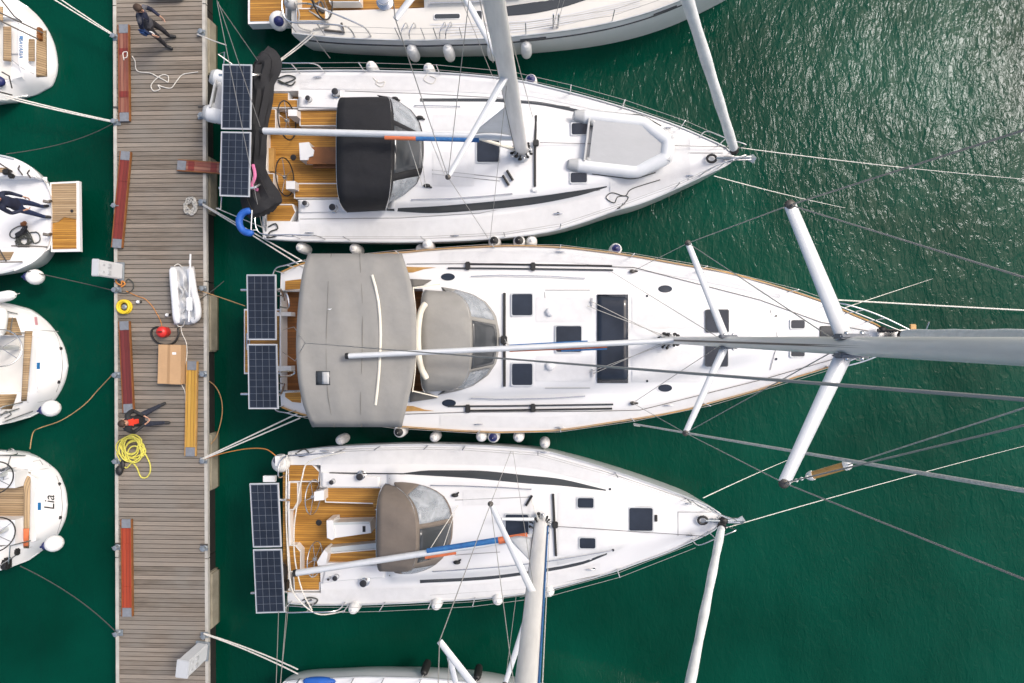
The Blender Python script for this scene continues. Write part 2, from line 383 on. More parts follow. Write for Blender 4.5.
# ------------------------------------------------------------------ boats
YACHTS = 'sailing yachts moored at the pontoon'
class Boat:
    def __init__(s, label, up, lo, zf, recess=(), coach=None, camber=.07, hull='hull_white', deck='gelcoat', inset=.11, bowcut=.30, ny=(7, 9), hump=None):
        s.px0, s.px1 = up[0][0], up[-1][0]
        s.zf = zf
        U = [P(x, y, zf(x)) for x, y in up]; Lw = [P(x, y, zf(x)) for x, y in lo]
        for A in (U, Lw):
            for i in range(1, len(A)):
                if A[i].x <= A[i - 1].x: A[i].x = A[i - 1].x + 1e-3
        s.x0, s.x1 = U[0].x, U[-1].x
        s.yu = pchip([p.x for p in U], [p.y for p in U]); s.yl = pchip([p.x for p in Lw], [p.y for p in Lw])
        xs = [P(a, 341, zf(a)).x for a in range(int(s.px0), int(s.px1) + 1, 4)]; zs = [zf(a) for a in range(int(s.px0), int(s.px1) + 1, 4)]
        s.zs = lambda X: lin(xs, zs, X)
        s.hump = None
        if hump:
            hx = list(range(-60, int(s.px1) + 1, 3)); s.hump = ([P(a, 341, .7).x for a in hx], [max(0., hump(a) - zf(a)) for a in hx])
        s.camber = camber; s.rec = []
        for (a, b, c, d, z) in recess:
            zr = zf((a + c) / 2); p, q = P(a, d, zr), P(c, b, zr); s.rec.append((p.x, p.y, q.x, q.y, z))
        s.coach = None
        if coach:
            cw, ch, bev = coach
            X = [P(a, 341, zf(a)).x for a, _ in cw]; Wd = [w * (H - zf(a)) / FPX for a, w in cw]
            s.coach = (X, Wd, ch, bev)
        s.root = thing('sailing_yacht', label, 'yacht', ((s.x0 + s.x1) / 2, (s.yu((s.x0 + s.x1) / 2) + s.yl((s.x0 + s.x1) / 2)) / 2, 0), YACHTS)
        # hull
        N = 90; st = [s.x0 + (s.x1 - s.x0) * (.5 - .5 * math.cos(math.pi * i / N)) for i in range(N + 1)]
        prof = [0, .12, .3, .5, .7, .85, 1.]
        mb = MB(); rings = []; xm = (s.x0 + s.x1) / 2; hl = (s.x1 - s.x0) / 2
        for X in st:
            yu, yl, z = s.yu(X), s.yl(X), s.zs(X); yc = (yu + yl) / 2; r = []
            for sg in (0, 1):
                for t in (prof if sg == 0 else prof[::-1]):
                    Y = yu if sg == 0 else yl; tt = max(t - .06, 0)
                    k = 1 - inset * tt ** 1.5
                    r.append((X - (bowcut if X > xm else .12) * tt * ((X - xm) / hl) ** 5, yc + (Y - yc) * k, z + (-.35 - z) * t))
            rings.append(r)
        mb.loft(rings, closed=False)
        kk = len(prof) * 2; mb.f += [list(range(kk)), [len(mb.v) - kk + j for j in range(kk)]]; mb.m += [0, 0]
        for i, f in enumerate(mb.f):
            if len(f) == 4 and max(mb.v[j].z for j in f) < .04: mb.m[i] = 1
        mb.build('hull', [hull, 'antifoul'], s.root, ang=50)
        # deck sheet with cabin and cockpit wells
        ybr = sorted({round(v, 4) for r in s.rec for v in (r[1], r[3])})
        e = .004
        xs2 = [X for X in st]
        for r in s.rec:
            for v in (r[0], r[2]): xs2 += [v - e, v + e]
        xs2 = sorted(x for x in xs2 if s.x0 <= x <= s.x1)
        rows = []
        for X in xs2:
            yu, yl = s.yu(X), s.yl(X); yc = (yu + yl) / 2; hb = max((yu - yl) / 2, 1e-4)
            br = []; n = len(ybr)
            for i, v in enumerate(ybr):
                lo_, hi_ = yl + 2 * hb * (i + 1) / (n + 1) * .3, yu - 2 * hb * (n - i) / (n + 1) * .3
                br.append(min(max(v, lo_), hi_))
            ee = min(e, hb * .02); seg = [yl] + [q for b in br for q in (b - ee, b + ee)] + [yu]; ys = []
            for i in range(0, len(seg), 2):
                k = ny[0] if i in (0, len(seg) - 2) else ny[1]
                k = k * (3 if n == 0 else 2)
                ys += [seg[i] + (seg[i + 1] - seg[i]) * (j / k) for j in range(k + 1)]
            rows.append([(X, y, s.surf(X, y)) for y in ys])
        MB().grid(rows).build('deck', deck, s.root, ang=35)
    def surf(s, X, Y, rec=True):
        yu, yl = s.yu(X), s.yl(X); yc = (yu + yl) / 2; hb = max((yu - yl) / 2, 1e-4); v = min(1, abs(Y - yc) / hb)
        z = s.zs(X) + s.camber * min(1, hb) * (1 - v ** 3)
        if s.hump: z += lin(s.hump[0], s.hump[1], X) * (1 - v ** 5) * (1 - (1 - min(1, max(0, (s.x1 - X) / 1.1))) ** 2)
        if s.coach:
            Xs, W, ch, bev = s.coach
            if Xs[0] < X < Xs[-1]:
                w = lin(Xs, W, X); z += ch * sst((w - abs(Y - yc)) / bev) * sst((Xs[-1] - X) / 1.2) * sst((X - Xs[0]) / .3)
        if rec:
            for r in s.rec:
                if r[0] < X < r[2] and r[1] < Y < r[3] and (v < .8 or not s.hump): z = r[4]
        return z
    def S(s, px, py, dz=0., rec=False):
        if s.hump:
            z = 1.9
            while z > .02:
                p = P(px, py, z - .04)
                if s.inside(p) and s.surf(p.x, p.y, rec) >= z - .04: break
                z -= .04
            a, b = z - .04, z
            for _ in range(8):
                m = (a + b) / 2; p = P(px, py, m)
                if s.inside(p) and s.surf(p.x, p.y, rec) >= m: a = m
                else: b = m
            return P(px, py, a) + Vector((0, 0, dz))
        z = s.zf(px) + .1
        for _ in range(5):
            p = P(px, py, z); z = s.surf(p.x, p.y, rec)
        return P(px, py, z) + Vector((0, 0, dz))
    def inside(s, p): return s.x0 < p.x < s.x1 and s.yl(p.x) <= p.y <= s.yu(p.x)
    def edge(s, px, side, dz=0.):
        X = P(px, 341, s.zf(px)).x
        return Vector((X, s.yu(X) if side > 0 else s.yl(X), s.zs(X) + dz))
    # ---- fittings
    def part(s, mb, name, mats, parent=None, **k): return mb.build(name, mats, parent or s.root, **k)
    def strip(s, name, top, bot, m, dz=.006, n=24, parent=None):
        rows = []
        xt = [p[0] for p in top]; yt = [p[1] for p in top]; xb = [p[0] for p in bot]; yb = [p[1] for p in bot]
        ft, fb = pchip(xt, yt), pchip(xb, yb)
        for i in range(n + 1):
            t = i / n; a = (xt[0] + (xt[-1] - xt[0]) * t); b = (xb[0] + (xb[-1] - xb[0]) * t)
            rows.append([s.S(a + (b - a) * j / 14, ft(a) + (fb(b) - ft(a)) * j / 14, dz) for j in range(15)])
        return s.part(MB().grid(rows), name, m, parent, solid=0. if m == 'nonskid' else .012)
    def hatch(s, x0, y0, x1, y1, frame='alu', glass='glass_dark', h=.022, name='hatch', fr=.035):
        c = [s.S(x0, y0), s.S(x1, y0), s.S(x1, y1), s.S(x0, y1)]
        zt = max(s.S(x0 + (x1 - x0) * i / 4, y0 + (y1 - y0) * j / 4).z for i in range(5) for j in range(5)) + h
        def rr(k, z):
            pts = []; r = .04
            ax, bx, ay, by = c[0].x + k, c[1].x - k, c[3].y + k, c[0].y - k
            for cx, cy, a0 in ((bx - r, by - r, 0), (ax + r, by - r, 90), (ax + r, ay + r, 180), (bx - r, ay + r, 270)):
                for q in range(4): pts.append((cx + r * math.cos(R(a0 + 30 * q)), cy + r * math.sin(R(a0 + 30 * q)), z))
            return pts
        f = s.part(MB().prism(rr(-.012, zt - .006), h + .05), name, frame)
        s.part(MB().prism(rr(fr * .45, zt), .02), 'glass', glass, f)
        return f
    def port(s, px, py, rx, ry):
        def fan(k, dz):
            ring = [s.S(px + rx * k * math.cos(a * .2618), py + ry * k * math.sin(a * .2618), dz) for a in range(24)]
            low = [p - Vector((0, 0, .03)) for p in ring]; m = MB().loft([low, ring], cap=False)
            return m.add([s.S(px, py, dz)] + ring, [[0, 1 + i, 1 + (i + 1) % 24] for i in range(24)])
        f = s.part(fan(1.2, .012), 'deck_port', 'gelcoat'); s.part(fan(1., .02), 'glass', 'glass_dark', f)
    def rectbox(s, name, q, zt, h, m, parent=None, inset=0., bev=0.):
        """a low box from its top outline in the photo (x0,y0,x1,y1 or a list of corners)"""
        if not isinstance(q[0], (tuple, list)): q = [(q[0], q[1]), (q[2], q[1]), (q[2], q[3]), (q[0], q[3])]
        return s.part(MB().prism([P(a, b, zt) for a, b in q], h), name, m, parent)
    def bench(s, q, zt, h, wood='teak', rim='gelcoat'):
        if not isinstance(q[0], (tuple, list)): q = [(q[0], q[1]), (q[2], q[1]), (q[2], q[3]), (q[0], q[3])]
        b = s.rectbox('bench', q, zt, h, rim)
        cx, cy = sum(a for a, _ in q) / len(q), sum(a for _, a in q) / len(q)
        def shr(v, c, k=1.1): return v - k if v > c else v + k
        s.rectbox('seat_boards', [(shr(a, cx), shr(y, cy)) for a, y in q], zt + .012, .03, wood, b)
        return b
    def winch(s, px, py, r=.075, m='black'):
        c = s.S(px, py)
        w = s.part(MB().lathe([(r * 1.5, -.02), (r * 1.5, .02), (r * 1.25, .03), (r * .8, .08), (r * .85, .13), (r * 1.15, .16), (r * 1.1, .175), (0, .18)], c, 16), 'winch', 'steel')
        s.part(MB().lathe([(r * 1.0, .172), (r * 1.0, .19), (r * .4, .2), (0, .2)], c, 14), 'winch_cap', m, w)
    def wheel(s, px, py, z, r, tilt=0., m='steel', rim=.018):
        c = P(px, py, z); mb = MB(); M = Euler((0, tilt, 0)).to_matrix()
        mb.tube([c + M @ Vector((0, r * math.cos(a * math.pi / 16), r * math.sin(a * math.pi / 16))) for a in range(32)], rim, 8, loop=True)
        for k in range(5):
            a = 2 * math.pi * k / 5 + .3
            mb.tube([c, c + M @ Vector((0, r * math.cos(a), r * math.sin(a)))], .009, 6, m=1)
        mb.lathe([(.05, -.04), (.05, .04)], c, 12, 1, rot=(0, math.pi / 2 + tilt, 0))
        s.part(mb, 'steering_wheel', [m, 'steel'])
        return c
    def pedestal(s, pts, zt, zb):
        s.part(MB().prism([P(a, b, zt) for a, b in pts], zt - zb), 'helm_pedestal', 'gelcoat')
    def lines(s, name, segs, r, m, parent=None, n=6):
        for pts in segs: s.part(MB().tube(pts, r, n), name, m, parent)
    def rails(s, side, pxs, h=.6, two=True):
        pts = [s.edge(p, side) for p in pxs]
        yc = s.root.location.y
        for p in pts[1:-1]:
            q = p - Vector((0, .04 * side, 0))
            s.part(MB().tube([q - Vector((0, 0, .03)), q + Vector((0, 0, h))], .013, 8), 'stanchion', 'steel')
        for hh in ((h, h * .5) if two else (h,)):
            s.part(MB().tube([p + Vector((0, -.04 * side, hh - .01)) for p in pts], .0055, 5), 'lifeline', 'wire')
    def toe(s, side, m='alu', w=.022, name='toe_rail', short=.03):
        N = 60; rows = []
        for i in range(N + 1):
            X = s.x0 + .03 + (s.x1 - s.x0 - .03 - short) * i / N; y = s.yu(X) if side > 0 else s.yl(X)
            z = s.zs(X); rows.append([(X, y + side * .006, z - .03), (X, y + side * .006, z + .045), (X, y - side * w, z + .045), (X, y - side * w, z - .02)])
        s.part(MB().loft(rows), name, m)
    def cleat(s, px, py):
        c = s.S(px, py); s.part(MB().tube([c + Vector((-.11, 0, .05)), c + Vector((-.04, 0, .06)), c + Vector((.04, 0, .06)), c + Vector((.11, 0, .05))], [.008, .016, .016, .008], 8).tube([c + Vector((-.035, 0, -.01)), c + Vector((-.035, 0, .06))], .013, 6).tube([c + Vector((.035, 0, -.01)), c + Vector((.035, 0, .06))], .013, 6), 'deck_cleat', 'steel')
    # ---- mast
    def mast(s, px, py, zb, zt, chord, beam, m='mast_grey'):
        s.mb = P(px, py, zb); s.zb = zb
        mb = MB(); rings = []
        for z in (zb - .05, zb + 3, zb + 7, zb + 11, zt - 2.2, zt):
            k = 1. if z < zt - 3 else (.9 if z < zt - 1 else .7); c = s.mx(z)
            rings.append([c + Vector((chord / 2 * k * math.cos(a * math.pi / 10), beam / 2 * k * math.sin(a * math.pi / 10), 0)) for a in range(20)])
        mb.loft(rings)
        s.m = s.part(mb, 'mast', m)
        c = s.mx(zb)
        s.part(MB().lathe([(chord * .75, -.03), (chord * .75, .015), (chord * .6, .04), (chord * .56, .05)], c, 18), 'mast_collar', 'alu', s.m)
        tr = MB()
        tr.tube([s.mx(zb + .1) - Vector((chord * .5, 0, 0)), s.mx(zt - .4) - Vector((chord * .38, 0, 0))], .018, 6)
        s.part(tr, 'sail_track', 'wire_dark', s.m)
        rq = random.Random(int(px))
        for k in range(16):
            a = k * math.pi / 8 + .2; d_ = rq.uniform(.04, .14); q = c + Vector(((chord * .5 + d_) * math.cos(a), (beam * .5 + d_) * math.sin(a), rq.uniform(.01, .25)))
            s.part(MB().sphere(q + Vector((0, 0, .03)), (rq.uniform(.03, .055), rq.uniform(.025, .045), .05), 8, 6).tube([q, q + Vector((-.06 * math.cos(a), -.06 * math.sin(a), .12))], .018, 6), 'mast_block', 'rubber_black' if k % 3 else 'steel', s.m)
        return s.m
    def mx(s, z): return s.mb + Vector((-RAKE * (z - s.zb), getattr(s, 'side', 0.) * (z - s.zb), z - s.zb))
    def mast_z(s, px=None, py=None):
        a, b = s.zb, H - .4
        for _ in range(50):
            c = (a + b) / 2; q = proj(s.mx(c))
            d0 = proj(s.mx(s.zb))
            far = abs(q[0] - d0[0]) > abs(px - d0[0]) if px is not None else abs(q[1] - d0[1]) > abs(py - d0[1])
            if far: b = c
            else: a = c
        return (a + b) / 2
    def spreader(s, z, tip, r=(.065, .04), m='alu_white', dz=.12, bracket=False):
        a = s.mx(z); b = P(*tip, z + dz); d = (b - a).normalized(); a2 = a + d * .05
        sp = s.part(MB().tube([a2, a2.lerp(b, .5), b], [r[0], (r[0] + r[1]) / 2, r[1]], 12, flat=.45), 'spreader', m, s.m)
        s.part(MB().sphere(b, (.05, .05, .035), 10, 6), 'spreader_tip', 'wire_dark', sp)
        return b
    def boom(s, a, b, w, m='alu_white'):
        bo = s.part(MB().tube([a, b], w, 14, flat=1.25), 'boom', m)
        d = (Vector(b) - Vector(a)).normalized()
        s.part(MB().tube([Vector(b) - d * .02, Vector(b) + d * .05], w * 1.12, 14, flat=1.25), 'boom_end_cap', 'rubber_black', bo)
        return bo
    def furl(s, bow, top, r=(.085, .03), m='sail_grey', zcut=None):
        bow, top = Vector(bow), Vector(top); K = 14
        pts = [bow.lerp(top, .035 + .94 * i / K) for i in range(K + 1)]
        f = s.part(MB().tube(pts, [r[0] + (r[1] - r[0]) * (i / K) + (.012 if i % 2 else 0) for i in range(K + 1)], 12), 'furled_headsail', m)
        s.part(MB().tube([bow, pts[0]], .014, 6), 'forestay', 'steel', f)
        d = (top - bow).normalized()
        s.part(MB().tube([bow + d * .2, bow + d * .24, bow + d * .34, bow + d * .38], [.1, .1, .07, .1], 14), 'furling_drum', 'rubber_black', f)
    def solar(s, quads, z, cols=4, rows=9):
        for q in quads:
            c = [P(a, b, z) for a, b in q]
            f = s.part(MB().prism(c, .035), 'solar_panel', 'pv_frame')
            def at(u, v, dz): return c[0].lerp(c[1], u).lerp(c[3].lerp(c[2], u), v) + Vector((0, 0, dz))
            s.part(MB().add([at(.03, .015, .003), at(.97, .015, .003), at(.97, .985, .003), at(.03, .985, .003)], [[0, 1, 2, 3]]), 'backing_sheet', 'pv_grid', f)
            mb = MB()
            for i in range(cols):
                for j in range(rows):
                    g = .025; g2 = .018
                    u0, u1 = .05 + .9 * (i + g) / cols, .05 + .9 * (i + 1 - g) / cols; v0, v1 = .025 + .95 * (j + g2) / rows, .025 + .95 * (j + 1 - g2) / rows
                    mb.add([at(u0, v0, .006), at(u1, v0, .006), at(u1, v1, .006), at(u0, v1, .006)], [[0, 1, 2, 3]])
            s.part(mb, 'solar_cells', 'pv_cell', f)
    def hood(s, ax, mxp, front, y0, y1, za, zm, zb, canvas, win, stations, edge_px=0, wt=(.28, .92), bands=((.06, .36), (.40, .60), (.64, .94)), lean=0., pw=.55, rear=None):
        """sprayhood: aft hoop, middle hoop, windscreen down to the front curve.  y0,y1 photo rows of its feet"""
        A = P(ax, (y0 + y1) / 2, (za + zb) / 2); Mx = P(mxp, (y0 + y1) / 2, zm).x
        F = [P(a, b, zb) for a, b in front]
        yt, yb = P(ax, y0, zb + .5).y, P(ax, y1, zb + .5).y; yc, w = (yt + yb) / 2, (yt - yb) / 2
        n = 40; th = [math.pi * i / n for i in range(n + 1)]
        def arch(X, ht, wk, px_): return [Vector((X, yc + w * wk * (abs(math.cos(t)) ** pw) * (1 if math.cos(t) >= 0 else -1), zb + (ht - zb) * math.sin(t) ** .62)) for t in th]
        # front curve sampled by arc length
        cum = [0]
        for i in range(1, len(F)): cum.append(cum[-1] + (F[i] - F[i - 1]).length)
        fr = [Vector((lin(cum, [p.x for p in F], cum[-1] * i / n), lin(cum, [p.y for p in F], cum[-1] * i / n), zb + .01)) for i in range(n + 1)]
        aft = arch(A.x, za, 1., ax); mid = arch(Mx, zm, .97, mxp)
        for p, t in zip(mid, th): p.x -= lean * (1 - math.sin(t) ** .8)
        rows = []
        for i in range(7):
            t = i / 6; rows.append([aft[j].lerp(mid[j], t) + Vector((0, 0, (.03 + .022 * math.sin(th[j] * 7 + 2.4 * t + ax) + .012 * math.sin(th[j] * 17 - 5 * t)) * math.sin(math.pi * t) * math.sin(th[j]))) for j in range(n + 1)])
        for i in range(1, 13):
            t = i / 12; rows.append([mid[j].lerp(fr[j], t) + Vector((0, 0, .06 * math.sin(math.pi * t) * math.sin(th[j]))) for j in range(n + 1)])
        mb = MB(); k = n + 1; wins = [MB() for _ in bands]; full = [p for r in rows for p in r]
        for i in range(len(rows) - 1):
            for j in range(n):
                quad = [i * k + j, i * k + j + 1, (i + 1) * k + j + 1, (i + 1) * k + j]
                tgt = None
                if i >= 6:
                    t = (i - 6 + .5) / 12; u = (j + .5) / n
                    for q, (u0, u1) in enumerate(bands):
                        if u0 < u < u1 and wt[0] < t < wt[1]: tgt = q
                (mb if tgt is None else wins[tgt]).add([full[a] for a in quad], [[0, 1, 2, 3]])
        def weld(m_):
            d = {}; nv = []; idx = []
            for v in m_.v:
                key = (round(v.x, 5), round(v.y, 5), round(v.z, 5))
                if key not in d: d[key] = len(nv); nv.append(v)
                idx.append(d[key])
            m_.v = nv; m_.f = [[idx[a] for a in f] for f in m_.f]; return m_
        o = s.part(weld(mb), 'sprayhood', canvas, solid=.012)
        for q, wm in enumerate(wins):
            if wm.v: s.part(weld(wm), 'hood_window', win[q], o, solid=.006)
        for hoop in (aft, mid): s.part(MB().tube([p - Vector((0, 0, .02)) for p in hoop], .013, 6), 'hood_bow', 'steel', o)
        return o, aft, mid

def zlin(px0, px1, z0, z1): return lambda px: z0 + (z1 - z0) * max(0, min(1, (px - px0) / (px1 - px0))) ** 1.6

def extend(a, b, z):
    """point at height z on the line from a through b"""
    a, b = Vector(a), Vector(b); return a + (b - a) * ((z - a.z) / (b.z - a.z))

# ================================================================== yacht with the charcoal sprayhood and the dinghy on deck
def yacht_charcoal():
    zf = zlin(263, 735, 1.2, 1.5)
    up = [(263, 72), (300, 71), (340, 70.5), (380, 71), (430, 72.5), (470, 75), (515, 80), (560, 90), (622, 107), (660, 119.5), (685, 129), (710, 140), (725, 147), (732, 152), (734.5, 158)]
    lo = [(263, 239), (300, 241), (350, 242), (400, 242.5), (450, 241.5), (487, 239.5), (520, 236.5), (550, 232), (585, 222), (617, 210.5), (640, 204), (665, 194), (702, 177), (725, 166.5), (732, 162), (734.5, 158)]
    b = Boat('white yacht with charcoal sprayhood and a grey dinghy on its foredeck', up, lo, zf,
             recess=[(264, 91.5, 299, 222, .86), (298, 109, 397, 200, .86)],
             coach=([(385, 62), (430, 61), (480, 58), (530, 51), (580, 42), (612, 34), (650, 22)], .26, .36))
    b.toe(1); b.toe(-1)
    # cockpit
    b.rectbox('cockpit_sole', (266, 97, 398, 217), .875, .03, 'teak')
    b.bench((299.5, 107.5, 342, 126), 1.16, .3); b.bench((294, 183, 343, 198.5), 1.16, .3)
    b.bench((264, 108.5, 276, 131), 1.14, .3); b.bench((264, 173, 274, 204), 1.14, .3)
    b.bench([(267, 92), (289, 92), (289, 99), (298, 99), (298, 108), (267, 108)], 1.17, .3)
    b.bench([(266, 204), (293, 204), (296, 211), (291, 222), (266, 222)], 1.17, .3)
    b.rectbox('transom_panel', (263.4, 131, 267, 173), 1.1, .3, 'gelcoat')
    b.rectbox('locker_lid', (268, 148, 274, 171), 1.0, .14, 'wood_trim')
    t = b.rectbox('cockpit_table', (307, 147, 345, 164), 1.32, .04, 'wood_dark')
    b.rectbox('table_end', [(299, 143), (309, 142), (311, 147), (314, 150), (313, 156), (309, 157), (308, 160), (300, 160)], 1.36, .5, 'gelcoat', t)
    b.rectbox('table_leaf', (313, 163.5, 345, 168), 1.2, .03, 'wood_dark', t)
    c = P(293.5, 157.5, .875); b.part(MB().lathe([(.075, 0), (.075, .02), (.05, .025), (0, .025)], c, 18), 'floor_hatch', 'black')
    for y0, y1, dx in ((108.5, 116, 0), (180, 189, -2)):
        b.pedestal([(288 + dx, y0 + 1), (297 + dx, y0 + 1), (297 + dx, y1), (288 + dx, y1)], 1.45, .87)
    b.wheel(287, 120.5, 1.42, .46, -.12, 'rubber_black', .016); b.wheel(285, 177, 1.42, .46, -.12, 'rubber_black', .016)
    # coamings beside the benches
    b.strip('coaming', [(299, 97), (345, 100), (400, 106)], [(299, 107.5), (345, 108.3), (400, 108.6)], 'gelcoat', .035)
    b.strip('coaming', [(299, 200.8), (345, 200.6), (395, 200.6)], [(299, 213), (345, 212), (395, 209)], 'gelcoat', .035)
    b.winch(337, 94, .08); b.winch(310, 100.5, .06); b.winch(334.5, 208.5, .08); b.winch(307, 204.5, .06)
    b.strip('cabin_window', [(383, 208.8), (430, 206.8), (480, 202.8), (530, 197.5), (580, 190.5), (607, 186.3)], [(383, 210.4), (430, 213.2), (480, 210.2), (530, 205), (580, 195.5), (607, 187.3)], 'window_strip', .01)
    b.strip('cabin_window', [(420, 98.5), (480, 98.5), (530, 101), (580, 110), (607, 118)], [(420, 101.5), (480, 101.5), (530, 104), (580, 113), (607, 119.5)], 'window_strip', .01)
    b.strip('nonskid_panel', [(300, 75), (420, 77), (515, 84.5), (600, 104)], [(300, 89), (420, 91), (515, 95), (600, 111)], 'nonskid', .010)
    b.strip('nonskid_panel', [(300, 224), (420, 221), (500, 215), (600, 194)], [(300, 238), (420, 239), (500, 234.5), (600, 213)], 'nonskid', .010)
    b.strip('nonskid_panel', [(433, 115), (505, 115)], [(433, 130), (505, 130)], 'nonskid', .010)
    b.strip('nonskid_panel', [(433, 152), (474, 152)], [(433, 186), (474, 186)], 'nonskid', .010)
    b.strip('nonskid_panel', [(610, 112), (690, 136)], [(610, 206), (690, 178)], 'nonskid', .010)
    for pts in ([(345, 91), (420, 93.5), (500, 98), (570, 107)], [(432, 135.5), (505, 137)], [(432, 170), (505, 178)], [(432, 174), (500, 181)], [(300, 219), (400, 218), (480, 213), (600, 190)], [(688, 153), (723, 153)], [(688, 153), (688, 180)]):
        b.part(MB().tube([b.S(p, q, .003) for p, q in pts], .0095, 5), 'deck_seam', 'seam')
    for pts in ([(412, 200), (450, 199), (480, 197), (512, 194)], [(415, 106), (460, 107)]):
        b.part(MB().tube([b.S(p, q, .05) for p, q in pts], .012, 6), 'handrail', 'steel')
        for p, q in pts: b.part(MB().tube([b.S(p, q, -.01), b.S(p, q, .05)], .012, 6), 'handrail_foot', 'steel')
    # hatches
    b.hatch(476.5, 139, 500, 163); b.hatch(571, 123.5, 588, 135.5, 'alu'); b.hatch(570, 172.5, 587.5, 183.5, 'alu')
    for p, q in ((395, 99), (420, 118), (427, 186)):
        b.part(MB().sphere(b.S(p, q, .03), (.09, .05, .05), 10, 7).tube([b.S(p, q, .02), b.S(p + 5, q + 2, .05)], .02, 6), 'jammer', 'rubber_black')
    b.lines('traveller_track', [[b.S(536, 116, .04), b.S(535, 150, .05), b.S(535, 187, .04)]], .028, 'rubber_black')
    b.part(MB().box(b.S(536, 144, .08), (.14, .16, .07), bev=.02), 'traveller_car', 'rubber_black')
    b.part(MB().box(b.S(535, 190, .03), (.16, .1, .05), bev=.02), 'traveller_end', 'gelcoat')
    for p, q in ((510, 176), (506, 181)): b.part(MB().tube([b.S(p - 3, q - 5, .06), b.S(p + 3, q + 5, .06)], .03, 8), 'rope_clutch', 'rubber_black')
    for p, q in ((310, 233), (318, 78), (455, 236), (558, 214), (690, 176), (668, 128)): b.cleat(p, q)
    b.port(558, 213.5, 1.5, 1.5)
    # sprayhood
    front = [(377, 95), (390, 97), (402, 103), (415, 112), (424, 124), (428, 138), (428.5, 152), (427, 170), (421, 184), (408, 194), (394, 200), (384, 204), (377, 207)]
    b.hood(342, 391, front, 95, 208.5, 2.35, 2.5, 1.42, 'charcoal_canvas', ['vinyl', 'window_strip', 'vinyl'], None, wt=(.08, .86), bands=((.08, .42), (.46, .60), (.64, .93)), lean=.36)
    # mast and rig
    b.mast(522, 152, 1.72, 16.6, .31, .19)
    zs_ = b.mast_z(py=73); tl = b.spreader(zs_, (448, 177)); tu = P(448, -31, zs_ + .12)
    tu = b.spreader(zs_, (449, -31))
    zs2 = zs_ + 4.3; top = b.mx(16.4); s2 = b.mx(zs2)
    t2l = s2 + Vector((-.85, -1.15, .1)); t2u = s2 + Vector((-.85, 1.15, .1))
    for t in (t2l, t2u): b.part(MB().tube([s2 + (t - s2) * .05, t], [.055, .035], 12, flat=.45), 'spreader', 'alu_white', b.m)
    cl, cu = b.S(488, 238, .02), b.S(494, 80, .02)
    b.lines('shroud', [[cl, tl], [tl, t2l], [t2l, top], [cl + Vector((.06, .02, 0)), b.mx(zs_ - .1)], [tl, b.mx(zs2 - .1)], [cu, tu], [tu, t2u], [t2u, top], [cu + Vector((.06, 0, 0)), b.mx(zs_ - .1)], [tu, b.mx(zs2 - .1)]], .006, 'wire', b.m)
    b.lines('halyard', [[b.S(533, 119, .05), b.mx(zs2)], [b.mx(zs_ + .2) + Vector((-.22, .1, 0)), b.mx(15) + Vector((-.16, .08, 0))]], .007, 'rope_grey', b.m)
    bow = b.edge(733, 1, .12); b.furl(bow + Vector((.02, -.02, 0)), top, (.10, .05), 'sail_grey')
    zb = 2.9; g = b.mx(zb) + Vector((-.16, 0, 0)); e = P(263, 131, 2.85)
    b.boom(g, e, .075)
    b.part(MB().tube([g.lerp(e, .13) - Vector((0, .09, -.03)), g.lerp(e, .38) - Vector((0, .09, -.03))], .05, 8), 'boom_strap', 'blue_strap')
    b.part(MB().tube([g.lerp(e, .38) - Vector((0, .09, -.03)), g.lerp(e, .505) - Vector((0, .09, -.03))], .045, 8), 'boom_strap', 'orange')
    b.part(MB().tube([b.mx(1.95) + Vector((-.16, 0, 0)), g.lerp(e, .14) - Vector((0, 0, .1))], [.045, .035], 10), 'boom_vang', 'cream')
    sl = MB(); lo_, hi_, clew = b.mx(3.05) + Vector((-.15, 0, 0)), b.mx(4.9) + Vector((-.15, 0, 0)), g.lerp(e, .16) + Vector((0, 0, .14))
    rows = []
    for i in range(9):
        t = i / 8; a, c = hi_.lerp(lo_, t), hi_.lerp(clew, t); rows.append([a.lerp(c, j / 8) + Vector((0, .05 * math.sin(math.pi * j / 8) * t, 0)) for j in range(9)])
    b.part(sl.grid(rows), 'furled_mainsail', 'sail_white', b.m, solid=.01)
    b.lines('mainsheet', [[g.lerp(e, .42), b.S(423, 187, .05)], [g.lerp(e, .37), b.S(426, 188, .05)], [g.lerp(e, .33), b.S(447, 180, .05)]], .008, 'rope_white')
    tops = P(217, 2, 5.4)
    b.lines('backstay', [[P(262, 132, 2.0), tops + Vector((.02, 0, 0))], [b.edge(266, 1, .1), tops], [b.edge(266, -1, .1), tops], [tops, top]], .008, 'wire', b.m)
    b.lines('jackstay', [[b.S(540, 144, .12), b.edge(727, 1, .1)]], .007, 'wire_dark')
    # anchor and bow roller
    c = b.edge(734, 1, .02); c.y = (b.edge(733, 1).y + b.edge(733, -1).y) / 2
    a = MB().box(c + Vector((.0, -.05, .06)), (.55, .1, .06), bev=.01).box(c + Vector((.12, -.02, .04)), (.5, .03, .12)).box(c + Vector((.12, -.08, .04)), (.5, .03, .12))
    b.part(a, 'bow_roller', 'steel')
    an = MB().tube([c + Vector((-.45, -.05, .12)), c + Vector((.25, -.05, .12))], .03, 8)
    an.add([c + Vector(v) for v in ((.18, -.05, .14), (.44, .06, .02), (.50, -.05, .10), (.44, -.16, .02), (.3, -.05, -.12))], [[0, 1, 2], [0, 2, 3], [0, 4, 1], [0, 3, 4], [4, 3, 2], [4, 2, 1]])
    b.part(an, 'anchor', 'galv')
    b.part(MB().tube([c + Vector((-.55, -.05, .05)) + Vector((.11 * math.cos(k * .5), .09 * math.sin(k * .5), .03)) for k in range(13)], .03, 8), 'windlass', 'rubber_black')
